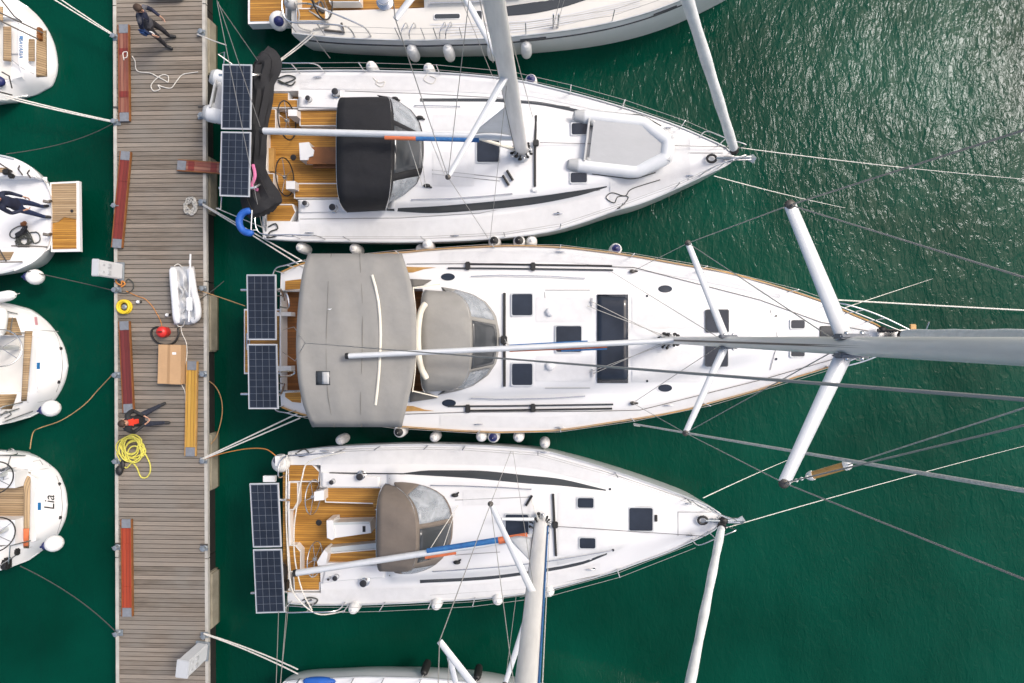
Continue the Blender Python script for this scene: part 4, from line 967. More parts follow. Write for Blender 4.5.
    b.part(MB().tube([g.lerp(e, .14) + Vector((0, .05, .04)), g.lerp(e, .44) + Vector((0, .05, .04))], [.07, .06], 8), 'boom_strap', 'blue_strap')
    b.part(MB().tube([g.lerp(e, .32) - Vector((0, .1, .02)), g.lerp(e, .45) - Vector((0, .1, .02))], .04, 8), 'boom_strap', 'orange')
    b.part(MB().tube([b.mx(1.95) + Vector((-.16, .12, 0)), b.mx(1.95) + Vector((-.9, .2, .3))], [.045, .035], 10), 'boom_vang', 'alu_white')
    lo_, hi_, clew = b.mx(3.1) + Vector((-.15, 0, 0)), b.mx(4.6) + Vector((-.15, 0, 0)), g.lerp(e, .1) + Vector((0, .1, .16)); rows = []
    for i in range(9):
        t = i / 8; a, c = hi_.lerp(lo_, t), hi_.lerp(clew, t); rows.append([a.lerp(c, j / 8) + Vector((0, .05 * math.sin(math.pi * j / 8) * t, 0)) for j in range(9)])
    b.part(MB().grid(rows), 'furled_mainsail', 'sail_white', b.m, solid=.01)
    b.lines('mainsheet', [[b.S(458, 505, .06), P(430, 549, 2.8)], [b.S(455, 512, .06), P(443, 548, 2.8)]], .008, 'rope_white')
    b.lines('jackstay', [[b.S(557, 525, .12), b.edge(705, -1, .1)]], .007, 'wire_dark')
    tops = P(276.5, 720, 5.4)
    b.lines('backstay', [[b.edge(290, -1, .1), tops], [P(288, 590, 1.9), tops + Vector((.02, 0, 0))], [P(279, 600, 1.9), tops + Vector((-.03, 0, 0))], [tops, top]], .008, 'wire', b.m)
    c = b.edge(723, 1, .02); c.y = b.S(722, 519.5).y
    b.part(MB().box(c + Vector((.0, 0, .06)), (.55, .1, .06), bev=.01).box(c + Vector((.12, .04, .04)), (.5, .03, .12)).box(c + Vector((.12, -.04, .04)), (.5, .03, .12)), 'bow_roller', 'steel')
    an = MB().tube([c + Vector((-.45, 0, .12)), c + Vector((.25, 0, .12))], .03, 8)
    an.add([c + Vector(v) for v in ((.18, .0, .14), (.44, .10, .02), (.50, 0, .10), (.44, -.10, .02), (.3, 0, -.12))], [[0, 1, 2], [0, 2, 3], [0, 4, 1], [0, 3, 4], [4, 3, 2], [4, 2, 1]])
    b.part(an, 'anchor', 'galv')
    b.part(MB().tube([c + Vector((-.50, 0, .08)) + Vector((.11 * math.cos(k * .5), .09 * math.sin(k * .5), 0)) for k in range(13)], .03, 8), 'windlass', 'rubber_black'); b.part(MB().sphere(c + Vector((-.02, 0, .1)), (.12, .1, .08), 10, 7), 'furling_block', 'rubber_black')
    b.rails(1, [330, 380, 428, 465, 538, 615, 686, 705]); b.rails(-1, [305, 350, 385, 432, 475, 545, 617, 690])
    for sd in (1, -1):
        p = [b.edge(q, sd) - Vector((0, .05 * sd, 0)) for q in (692, 708, 719)]
        b.part(MB().tube(curve([p[0] + Vector((0, 0, .02)), p[0] + Vector((.04, 0, .5)), p[1] + Vector((.05, 0, .58)), p[2] + Vector((.2, 0, .6)), p[2] + Vector((.22, 0, .45)), p[2] + Vector((.02, 0, .02))], 6), .014, 8).tube([p[1], p[1] + Vector((.03, 0, .58))], .013, 8), 'pulpit', 'steel')
        q = [b.edge(v, sd) - Vector((0, .06 * sd, 0)) for v in (345, 315, 292)]
        b.part(MB().tube(curve([q[0], q[0] + Vector((-.06, 0, .55)), q[1] + Vector((0, 0, .62)), q[2] + Vector((0, 0, .62)), q[2] + Vector((-.1, -.45 * sd, .62)), q[2] + Vector((-.1, -.5 * sd, .0))], 6), .017, 8).tube([q[1], q[1] + Vector((0, 0, .62))], .014, 8).tube([q[2], q[2] + Vector((0, 0, .62))], .014, 8).tube([q[1] + Vector((0, 0, .32)), q[2] + Vector((0, 0, .32))], .012, 8), 'pushpit', 'steel')
    b.lines('guard_line', [curve([P(287, 455, 1.9), P(286, 500, 1.95), P(287, 540, 1.9), P(290, 580, 1.9), P(297, 598, 1.9), P(318, 614, 1.8), P(345, 611, 1.7)], 8), curve([P(345, 452, 1.85), P(310, 461, 1.9), P(302, 478, 1.95), P(297, 505, 1.95), P(294, 530, 1.9), P(295, 560, 1.85), P(302, 590, 1.8), P(312, 610, 1.8)], 8)], .017, 'rope_white')
    b.solar([[(249.5, 483.5), (278.5, 483), (281.5, 547), (253, 547.5)], [(253, 549.5), (281.5, 549), (285, 612.5), (256, 613.5)]], 2.3, 4, 8)
    for py in (500, 592):
        b.part(MB().tube(curve([b.S(290, py, 0), P(288, py, 1.9), P(280, py, 2.22), P(251, py + 1, 2.24)], 6), .028, 8), 'davit', 'steel')
    b.lines('warp_tail', [curve([b.S(p, q, .04) for p, q in ((303, 600), (310, 597), (318, 599), (314, 604), (306, 603), (312, 599))], 6), curve([b.S(p, q, .04) for p, q in ((298, 452), (305, 449), (309, 453), (301, 456), (296, 453))], 6)], .018, 'rope_dark')
    b.part(MB().sphere(P(279, 572, 1.5), (.22, .26, .2), 14, 9), 'stern_gear_bag', 'rubber_black'); b.part(MB().box(P(283, 585, 1.5), (.25, .3, .3), bev=.05), 'stern_gear_box', 'rubber_black')
    b.rectbox('outboard_bracket', (275, 456, 280, 466), 1.75, .3, 'gelcoat')
    b.rectbox('bracket_arm', (263, 476, 275, 482), 1.5, .1, 'gelcoat')
    return b
BD = yacht_taupe()

# ================================================================== yacht along the top edge of the photo
def yacht_top():
    zf = zlin(285, 762, 1.35, 1.75)
    up = [(292, -120), (350, -132), (430, -140), (500, -141), (560, -136), (620, -124), (665, -107), (700, -89), (730, -70), (748, -57), (758, -49), (762, -43)]
    lo = [(292, 34), (330, 38), (370, 40), (430, 41), (480, 39.5), (515, 37), (560, 32), (605, 24.5), (645, 14), (680, 1), (710, -13), (735, -26), (750, -34), (758, -39), (762, -43)]
    b = Boat('white yacht cut by the top edge with teak swim platform', up, lo, zf, hull='hull_white', inset=.14,
             recess=[(297, -95, 425, 12, 1.0)], coach=([(420, 62), (450, 61), (520, 57), (600, 47), (660, 36), (700, 26)], .34, .4), deck='gelcoat_cream')
    b.toe(1, 'alu'); b.toe(-1, 'alu')
    b.lines('hull_stripe', [[b.edge(305 + 455 * i / 40, -1, -.28) + Vector((0, .0, 0)) for i in range(40)]], .022, 'window_strip')
    for p0, p1 in ((520, 546), (655, 678)): b.part(MB().tube([b.edge(p0 + (p1 - p0) * i / 4, -1, -.2) + Vector((0, .0, 0)) for i in range(5)], .05, 6, flat=1.), 'hull_port', 'window_strip')
    b.rectbox('cockpit_sole', (298, -93, 424, 10), 1.015, .03, 'teak')
    b.bench((296, 8, 326, 21), 1.45, .25); b.bench((329, -20, 360, 2), 1.42, .3)
    pf = b.part(MB().prism([P(248, -60, .75), P(287, -60, .75), P(287, 23, .75), P(248, 24, .75)], .3), 'swim_platform', 'gelcoat')
    b.part(MB().prism([P(250, -60, .77), P(285, -60, .77), P(285, 20.5, .77), P(250, 21, .77)], .03), 'platform_boards', 'teak', pf)
    b.winch(385, 2, .14, 'steel')
    b.wheel(321, -8, 2.0, .6, -.15, 'rubber_black', .02)
    b.strip('cabin_window', [(502, 7), (530, 3), (560, -2), (592, -9)], [(502, 16.5), (530, 14), (560, 8), (592, -2)], 'window_strip', .012)
    b.hatch(434.5, 14.5, 460, 19.5, 'gelcoat', 'window_strip', .01, 'cabin_port', .01)
    b.hatch(476, 11, 482, 21, 'gelcoat', 'window_strip', .01, 'cabin_port', .01)
    for i in range(5): b.strip('deck_planking', [(430 + 5 * i, 24 + 2.6 * i), (520, 21 + 2.4 * i), (640, -2 + 2 * i)], [(430 + 5 * i, 25.6 + 2.6 * i), (520, 22.4 + 2.4 * i), (640, -1 + 2 * i)], 'nonskid', .010)
    b.lines('genoa_track', [[b.S(430, 4, .05), b.S(470, 3, .05), b.S(520, -1, .05)]], .02, 'steel')
    b.rails(-1, [345, 400, 425, 437, 462, 526, 612, 690, 740])
    q = [b.edge(v, -1) + Vector((0, .06, 0)) for v in (355, 325, 296)]
    b.part(MB().tube(curve([q[0], q[0] + Vector((-.06, 0, .55)), q[1] + Vector((0, 0, .62)), q[2] + Vector((0, 0, .62)), q[2] + Vector((-.1, .55, .62)), q[2] + Vector((-.05, .6, .0))], 6), .02, 8).tube([q[1], q[1] + Vector((0, 0, .62))], .014, 8).tube([q[2], q[2] + Vector((0, 0, .62))], .014, 8).tube(curve([b.S(297, 6, .1), P(310, 4, 2.2), P(330, 12, 2.1), P(362, 26, 1.9), b.S(371, 36, 0)], 6), .022, 8), 'pushpit', 'steel')
    b.lines('mooring_tail', [curve([b.S(310, 12, .05), b.S(322, 20, .1), b.S(330, 26, .05), b.S(314, 30, .05)], 6), curve([b.S(298, 6, .2), b.S(302, 18, .2), b.S(300, 28, .1), b.S(312, 32, .05)], 6)], .02, 'rope_grey')
    b.lines('deck_gear', [curve([b.S(p, q, .1) for p, q in ((310, -2), (318, 8), (325, 14), (322, 4), (312, 10))], 6), [b.S(325, 31, .05), b.S(345, 33, .05), b.S(342, 24, .05)]], .03, 'wire_dark')
    b.part(MB().sphere(P(291, 3, 1.5), (.18, .16, .15), 10, 7), 'stern_light', 'hypalon_grey')
    b.mast(610, -48, 1.9, 18, .28, .18)
    z1 = 7.5; top = b.mx(17.6); s1 = b.mx(z1)
    ends = []
    for sd in (1, -1):
        t = s1 + Vector((-.55, 1.35 * sd, .12)); ends.append(t)
        b.part(MB().tube([s1 + (t - s1) * .05, t], [.055, .035], 12, flat=.45), 'spreader', 'alu_white', b.m)
    cl, cu = b.edge(553, -1, .03) + Vector((0, .12, 0)), b.edge(553, 1, .03) - Vector((0, .12, 0))
    b.lines('shroud', [[cl, ends[1]], [ends[1], top], [cu, ends[0]], [ends[0], top], [cl + Vector((.08, 0, 0)), s1]], .0065, 'wire', b.m)
    for k in (0, .12): b.part(MB().tube([cl + Vector((k, 0, -.02)), cl + Vector((k, .1, .45))], .022, 6), 'rigging_screw', 'steel', b.m)
    b.furl(P(757, -43, 1.9), top, (.1, .05), 'sail_grey')
    for p in (402, 410, 440, 446): b.part(MB().tube(curve([b.edge(p, -1, .02) + Vector((0, .05, 0)), b.edge(p + 2, -1, .35) + Vector((0, .06, 0)), b.edge(p + 6, -1, .3) + Vector((0, .3, 0)), b.edge(p + 6, -1, .02) + Vector((0, .34, 0))], 5), .014, 6), 'gate_bracket', 'steel')
    return b
BA = yacht_top()

# ================================================================== yacht along the bottom edge of the photo
def yacht_bottom():
    zf = zlin(280, 720, 1.25, 1.5)
    up = [(280, 687), (284, 681.5), (300, 679), (330, 677.5), (370, 676), (415, 677), (465, 681), (510, 690), (560, 704), (620, 723), (670, 741), (700, 753), (712, 760), (715, 764)]
    lo = [(280, 825), (284, 832), (300, 836), (340, 839), (400, 840), (465, 837), (530, 828), (590, 814), (640, 797), (680, 781), (705, 769), (712, 766), (715, 764)]
    b = Boat('white yacht cut by the bottom edge of the photo with black fenders', up, lo, zf, hull='hull_white', inset=.29,
             recess=[(284, 700, 385, 805, .9)], coach=([(385, 60), (430, 60), (500, 55), (580, 44), (640, 28)], .26, .36))
    b.toe(1); b.toe(-1)
    b.rectbox('cockpit_sole', (285, 702, 384, 803), .915, .03, 'teak')
    b.wheel(310, 735, 1.6, .45, -.12)
    b.part(MB().sphere(b.S(320, 680, .05), (.42, .1, .12), 14, 8).box(b.S(320, 681, .05), (.78, .18, .14), bev=.05), 'blue_dodger', 'blue')
    b.rails(1, [300, 354, 384, 421, 473, 520, 600, 690])
    b.part(MB().tube(curve([b.edge(300, 1, 0), b.edge(298, 1, .6), b.edge(286, 1, .62) + Vector((0, -.1, 0)), P(279, 700, 1.85), P(279, 700, 1.2)], 5), .017, 8), 'pushpit', 'steel')
    b.mast(531, 758, 1.75, 16.5, .28, .18)
    z1 = 7.2; s1 = b.mx(z1); top = b.mx(16.3)
    tu = P(449, 655, 6.9); a = b.mx(6.8)
    tl = a + Vector(((tu - a).x, -(tu - a).y, .1))
    for t in (tu, tl):
        sp = b.part(MB().tube([a + (t - a) * .04, t], [.065, .045], 12, flat=.45), 'spreader', 'alu_white', b.m); b.part(MB().sphere(t, (.05, .05, .035), 10, 6), 'spreader_tip', 'wire_dark', sp)
    cu = b.edge(449, 1, .02) - Vector((0, .15, 0)); cl = b.edge(449, -1, .02) + Vector((0, .15, 0))
    b.lines('shroud', [[cu, tu], [tu, top], [cl, tl], [tl, top]], .006, 'wire', b.m)
    b.boom(b.mx(2.9) + Vector((-.16, 0, 0)), P(300, 762, 2.9), .085)
    b.furl(P(712, 764, 1.6), top, (.1, .05), 'sail_grey')
    b.winch(350, 688, .07)
    return b
BE = yacht_bottom()

# ================================================================== four sterns on the left of the pontoon
def stern_z(x_hi, x_lo, z_hi, z_lo): return lambda px: z_hi + (z_lo - z_hi) * sst((px - x_hi) / (x_lo - x_hi))
def text_mesh(b, txt, pos, size, rot, m, name='lettering', shear=0.):
    cu = bpy.data.curves.new('lettering', 'FONT'); cu.body = txt; cu.size = size; cu.extrude = .003; cu.align_x = 'CENTER'; cu.align_y = 'CENTER'; cu.shear = shear
    o = bpy.data.objects.new('lettering_source', cu); COL.objects.link(o); bpy.context.view_layer.update()
    me = bpy.data.meshes.new_from_object(o.evaluated_get(bpy.context.evaluated_depsgraph_get())); bpy.data.objects.remove(o)
    M = (Matrix.Rotation(rot[1], 4, 'Y') @ Matrix.Rotation(rot[2], 4, 'Z')); me.transform(M); me.transform(Matrix.Translation(Vector(pos) - b.root.location)); me.name = name
    me.materials.clear(); me.materials.append(MATS[m])
    q = bpy.data.objects.new(name, me); COL.objects.link(q); q.parent = b.root; return q
def stern_wheel(b, px, py, z, r, m='steel'):
    c = b.wheel(px, py, z, r, -.5, m, .017)
    b.part(MB().tube([c + Vector((-.05, 0, -.05)), Vector((c.x - .25, c.y, .75))], [.05, .08], 12).sphere(c + Vector((-.08, 0, .02)), (.05, .07, .05), 10, 7), 'wheel_column', 'hull_grey')
def left_boats():
    out = []
    # --- with the plain transom and one big wheel
    up = [(-330, 363), (-322, 352), (-290, 336), (-220, 316), (-140, 304), (-60, 300), (0, 302), (25, 307.5), (38, 314.5), (47, 322), (56, 333), (62, 343.5), (66, 356), (67.5, 366)]
    lo = [(-330, 363), (-322, 374), (-290, 391), (-220, 411), (-140, 423), (-60, 428), (0, 425), (25, 419), (38, 413.5), (47, 407), (55, 399), (61, 389), (65.5, 377), (67.5, 366)]
    b = Boat('white stern with one large steering wheel and teak crescent seat', up, lo, stern_z(-12, 44, 1.05, .05), bowcut=.05, inset=.18, hump=stern_z(30, 70, 1.15, .2), recess=[(-60, 336, 25, 393, .62)], camber=.03, coach=([(-300, 20), (-200, 40), (-80, 46), (-60, 46)], .3, .4))
    b.rectbox('cockpit_sole', (-59, 337, 24, 392), .635, .03, 'gelcoat_cream')
    b.strip('crescent_seat', [(25.5, 331), (33.5, 331)], [(22, 401), (27.5, 401)], 'teak_grey', .03, n=8)
    b.strip('side_seat', [(-50, 316), (18, 318)], [(-50, 334), (24, 335)], 'teak_grey', .07, n=6); b.strip('side_seat', [(-50, 395), (19, 394)], [(-50, 408), (14, 409)], 'teak_grey', .07, n=6)
    stern_wheel(b, 1, 348, 1.55, .46)
    b.lines('transom_seam', [[b.S(p, q, .004) for p, q in ((33, 330), (45, 330.5), (59, 331.5))], [b.S(p, q, .004) for p, q in ((27, 402), (40, 402), (52, 399))], [b.S(p, q, .03) for p, q in ((48, 322), (58, 336), (62, 350), (63.5, 366), (62, 378), (57, 392))]], .009, 'seam')
    for p, q in ((60.5, 348.5), (58.5, 382)): b.part(MB().lathe([(.045, -.02), (.045, .02), (0, .025)], b.S(p, q), 12), 'stern_fitting', 'rubber_black')
    b.part(MB().prism([b.S(37, 362.5, .012), b.S(40, 362.5, .012), b.S(40, 369, .012), b.S(37, 369, .012)], .02), 'builder_badge', 'logo_blue')
    b.part(MB().prism([b.S(34.5, 317, .012), b.S(37, 317, .012), b.S(38, 325, .012), b.S(35.5, 325, .012)], .02), 'pink_sticker', 'logo_pink')
    b.lines('stern_gear', [[b.S(-10, 308, .5), b.S(12, 310, .5), b.S(20, 314, .1)], [b.S(14, 318, .05), b.S(22, 333, .4), b.S(27, 333, .05)], [b.S(4, 412, .4), b.S(18, 405, .5), b.S(24, 402, .05)], [b.S(-10, 420, .5), b.S(10, 414, .45), b.S(22, 408, .1)], curve([b.S(2, 416, .05), b.S(9, 411, .1), b.S(14, 414, .1), b.S(6, 418, .05)], 5), [b.S(0, 425, .5), b.S(20, 419, .5), b.S(34, 411, .05)]], .018, 'steel')
    out.append(b)
    # --- the one with the name across the stern
    up = [(-330, 508), (-322, 498), (-290, 484), (-220, 465), (-140, 453), (-60, 449), (0, 451), (30, 454.5), (41, 459), (50, 465.5), (57, 472), (62, 482), (65.5, 493), (66.8, 505)]
    lo = [(-330, 508), (-322, 520), (-290, 536), (-220, 556), (-140, 568), (-60, 573), (0, 570.5), (25, 562), (37, 554.5), (47, 546.5), (56, 537), (62, 526), (65.5, 516), (66.8, 505)]
    b = Boat('white stern lettered in script with two steering wheels on a teak floor', up, lo, stern_z(-12, 44, 1.05, .05), bowcut=.05, inset=.18, hump=stern_z(30, 70, 1.15, .2), recess=[(-60, 470, 24, 546, .62)], camber=.03, coach=([(-300, 20), (-200, 40), (-80, 46), (-60, 46)], .3, .4))
    b.rectbox('cockpit_sole', (-59, 471, 23.5, 545), .635, .03, 'teak_grey')
    b.strip('crescent_seat', [(24.5, 472), (31.5, 472)], [(24.5, 548), (30, 548)], 'teak_grey_x', .03, n=8)
    b.strip('orange_cushion', [(25, 528), (30.8, 528)], [(25, 546), (30, 546)], 'orange', .06, n=6)
    b.rectbox('helm_seat', (-12, 472, 15, 488), 1.05, .45, 'gelcoat'); b.rectbox('helm_seat', (-12, 520, 15, 545), 1.05, .45, 'gelcoat')
    stern_wheel(b, -5, 478, 1.6, .40, 'rubber_black'); stern_wheel(b, -4, 535, 1.6, .42, 'rubber_black')
    b.lines('transom_seam', [[b.S(p, q, .004) for p, q in ((30, 471), (44, 469), (55, 467.5))], [b.S(p, q, .004) for p, q in ((30, 547), (44, 545))], [b.S(p, q, .03) for p, q in ((50, 465), (58, 477), (62, 490), (63.2, 506), (62, 520), (58, 533))]], .009, 'seam')
    b.lines('stern_step_outline', [[b.S(33, 461.5, .006), b.S(40, 460, .006), b.S(43, 465, .006)]], .010, 'seam')
    for p, q in ((59, 484), (60, 517.5)): b.part(MB().lathe([(.045, -.02), (.045, .02), (0, .025)], b.S(p, q), 12), 'stern_fitting', 'rubber_black')
    b.part(MB().prism([b.S(38, 502.5, .012), b.S(41, 502.5, .012), b.S(41, 510, .012), b.S(38, 510, .012)], .02), 'builder_badge', 'logo_blue')
    sl = b.S(55, 504) - b.S(47, 504); ang = math.atan2(-sl.z, sl.x)
    text_mesh(b, 'Lia', b.S(50.5, 503, .025), .35, (0, ang, R(90)), 'rubber_black', shear=.35)
    b.lines('stern_gear', [[b.S(-10, 452, .5), b.S(14, 452, .5), b.S(28, 455, .1)], [b.S(12, 456, .05), b.S(18, 476, .5), b.S(24, 474, .05)], [b.S(0, 470, .4), b.S(22, 464, .4)], [b.S(20, 562, .4), b.S(25, 540, .5), b.S(32, 540, .05)], [b.S(-10, 566, .5), b.S(14, 560, .5), b.S(22, 552, .1)], curve([b.S(8, 451, .05), b.S(14, 448, .1), b.S(20, 453, .1), b.S(12, 455, .05)], 5)], .018, 'steel')
    b.part(MB().box(b.S(9, 562, .1), (.22, .3, .2), bev=.04), 'stern_gear_bag', 'rubber_black'); b.part(MB().box(b.S(19, 551, .06), (.12, .18, .12), bev=.03), 'stern_gear_box', 'rubber_black')
    out.append(b)
    # --- top left, with the teak step on the transom
    up = [(-330, 38), (-322, 20), (-290, -2), (-220, -22), (-140, -28), (-60, -22), (0, -8), (17, 0), (28, 7), (37, 15), (46, 27), (53, 42), (56.3, 56), (57, 64)]
    lo = [(-330, 38), (-322, 54), (-290, 74), (-220, 84), (-140, 95), (-60, 104), (0, 101), (20, 97.5), (37, 94), (45, 89.5), (51, 86), (55, 77), (56.6, 70), (57, 64)]
    b = Boat('white stern at the top left corner with a teak boarding step', up, lo, stern_z(-25, 36, .95, .06), bowcut=.05, inset=.25, hump=stern_z(26, 62, 1.1, .5), recess=[(-60, 14, 12, 80, .62), (28, 33, 35.2, 63, .68)], camber=.03, coach=([(-300, 20), (-200, 40), (-80, 46), (-60, 46)], .3, .4))
    b.rectbox('cockpit_sole', (-59, 15, 11, 79), .635, .03, 'gelcoat_cream')
    b.rectbox('step_well_board', (28.5, 39, 34, 61), .72, .03, 'teak_grey')
    for q in ([(37.5, 31), (47.5, 31), (48, 77), (37, 77.5)], [(4, 27), (12, 27), (12, 62), (4, 61)], [(-10, 7), (4, 7), (4, 22), (-10, 22)]):
        b.strip('teak_step', [q[0], q[1]], [q[3], q[2]], 'teak_grey', .03, n=6)
    sl = b.S(24, 48) - b.S(19, 48); text_mesh(b, 'BAVARIA', b.S(21.5, 48.5, .02), .13, (0, math.atan2(-sl.z, sl.x), R(-90)), 'logo_blue')
    b.part(MB().prism([b.S(20, 36, .012), b.S(23, 36, .012), b.S(23, 39.5, .012), b.S(20, 39.5, .012)], .02), 'builder_badge', 'logo_blue')
    b.lines('grab_rail', [[b.S(34, 35, .1), b.S(36, 45, .14), b.S(36, 55, .14), b.S(33, 62, .1)]], .03, 'gelcoat')
    b.lines('stern_rail', [[P(-10, 8, 1.8), P(43, 33, 1.3)], [P(-10, 16, 1.8), P(38, 39, 1.3)], [P(-8, -12, 1.7), P(14, 16, 1.3), P(22, 22, 1.2)], [P(0, 92, 1.7), P(12, 95, 1.3)], [P(2, 72, 1.5), P(9, 76, 1.5), P(12, 88, 1.2)]], .018, 'wire_dark')
    b.part(MB().box(b.S(42, 33, .08), (.1, .2, .14), bev=.02).box(b.S(42, 39, .08), (.1, .14, .14), bev=.02), 'stern_bracket', 'wood_dark')
    b.lines('transom_seam', [[b.S(p, q, .004) for p, q in ((13, 20), (24, 24), (24, 33))], [b.S(p, q, .004) for p, q in ((12, 60), (22, 68), (34, 74))]], .008, 'seam')
    b.part(MB().sphere(b.S(2, 83, .1), (.16, .14, .12), 10, 7), 'blue_bag', 'navy')
    out.append(b)
    # --- the stern with the folded down platform
    up = [(-330, 214), (-322, 200), (-290, 182), (-220, 160), (-140, 148), (-60, 147), (0, 155), (12, 157.5), (20, 160.5), (30, 166.5), (37, 172.5), (44, 181), (49, 191), (51.5, 202), (52, 213)]
    lo = [(-330, 214), (-322, 228), (-290, 246), (-220, 266), (-140, 277), (-60, 280), (0, 274), (14, 271), (30, 264), (38, 258.5), (45, 251), (49.5, 241), (51.5, 228), (52, 213)]
    b = Boat('white stern with its teak bathing platform folded down', up, lo, stern_z(22, 56, 1.0, .66), bowcut=.5, inset=.2, recess=[(-70, 176, 47, 248, .62)], camber=.03, coach=([(-300, 20), (-200, 40), (-90, 46), (-72, 46)], .3, .4))
    b.rectbox('cockpit_sole', (-69, 177, 46.5, 247), .635, .03, 'gelcoat')
    pf = b.part(MB().prism([P(50, 182.5, .6), P(79, 181, .6), P(80, 251.5, .6), P(51, 252, .6)], .1), 'bathing_platform', 'gelcoat')
    b.part(MB().prism([P(51.5, 184, .62), P(75.5, 183, .62), P(76, 248.5, .62), P(52.5, 249, .62)], .03), 'platform_boards', 'teak', pf)
    b.part(MB().prism([P(52, 184, .635), P(75.5, 183, .635), P(75.7, 219, .635), P(64, 217, .635), P(58, 222, .635), P(52.2, 223, .635)], .03), 'dry_boards', 'teak_grey', pf)
    b.part(MB().lathe([(.04, 0), (.04, .01), (0, .012)], P(72, 211, .636), 12), 'platform_latch', 'black', pf)
    for q in (201, 234): b.part(MB().tube([P(43, q, .9), P(48, q + 1, .85), P(51, q, .66)], .04, 6), 'platform_hinge', 'wire_dark', pf)
    for q in ([(-40, 166), (6, 168), (11, 173), (-40, 171)], [(-40, 252), (14, 252), (10, 260), (-40, 263)]): b.part(MB().prism([b.S(p, r_, .03) for p, r_ in q], .03), 'side_seat', 'teak_grey')
    b.lines('stern_gear', [[b.S(-5, 160, .5), b.S(6, 163, .5), b.S(14, 172, .05)], [b.S(20, 166, .02), b.S(24, 171, .2), b.S(23, 175, .02)], [b.S(30, 170, .02), b.S(33, 175, .2), b.S(31, 178, .02)], [b.S(0, 252, .4), b.S(8, 245, .4), b.S(8, 262, .05)], [b.S(-5, 268, .5), b.S(12, 264, .4), b.S(24, 262, .05)], [b.S(12, 246, .02), b.S(30, 246, .02), b.S(48, 247, .02)]], .018, 'wire_dark')
    b.part(MB().box(b.S(10, 173, .1), (.2, .15, .12), bev=.03).box(b.S(14, 177, .08), (.16, .12, .1), bev=.03), 'outboard_clamp', 'rubber_black')
    out.append(b)
    for b in out:
        for sd in (1, -1):
            b.toe(sd, 'hull_grey', .035, 'gunwale', .75)
        # mast of the moored boat, out of the picture to the left
        c = b.root.location; ym = (b.yu(c.x - .8) + b.yl(c.x - .8)) / 2
        b.mb = Vector((c.x - .8, ym, 1.4)); b.zb = 1.4
        b.m = b.part(MB().lathe([(.11, 0), (.11, 9), (.07, 12.5), (.06, 13)], b.mb, 14), 'mast', 'mast_grey')
        b.hatch(-150, proj((c.x, ym, 1.4))[1] - 9, -132, proj((c.x, ym, 1.4))[1] + 9)
    return out
LB = left_boats()

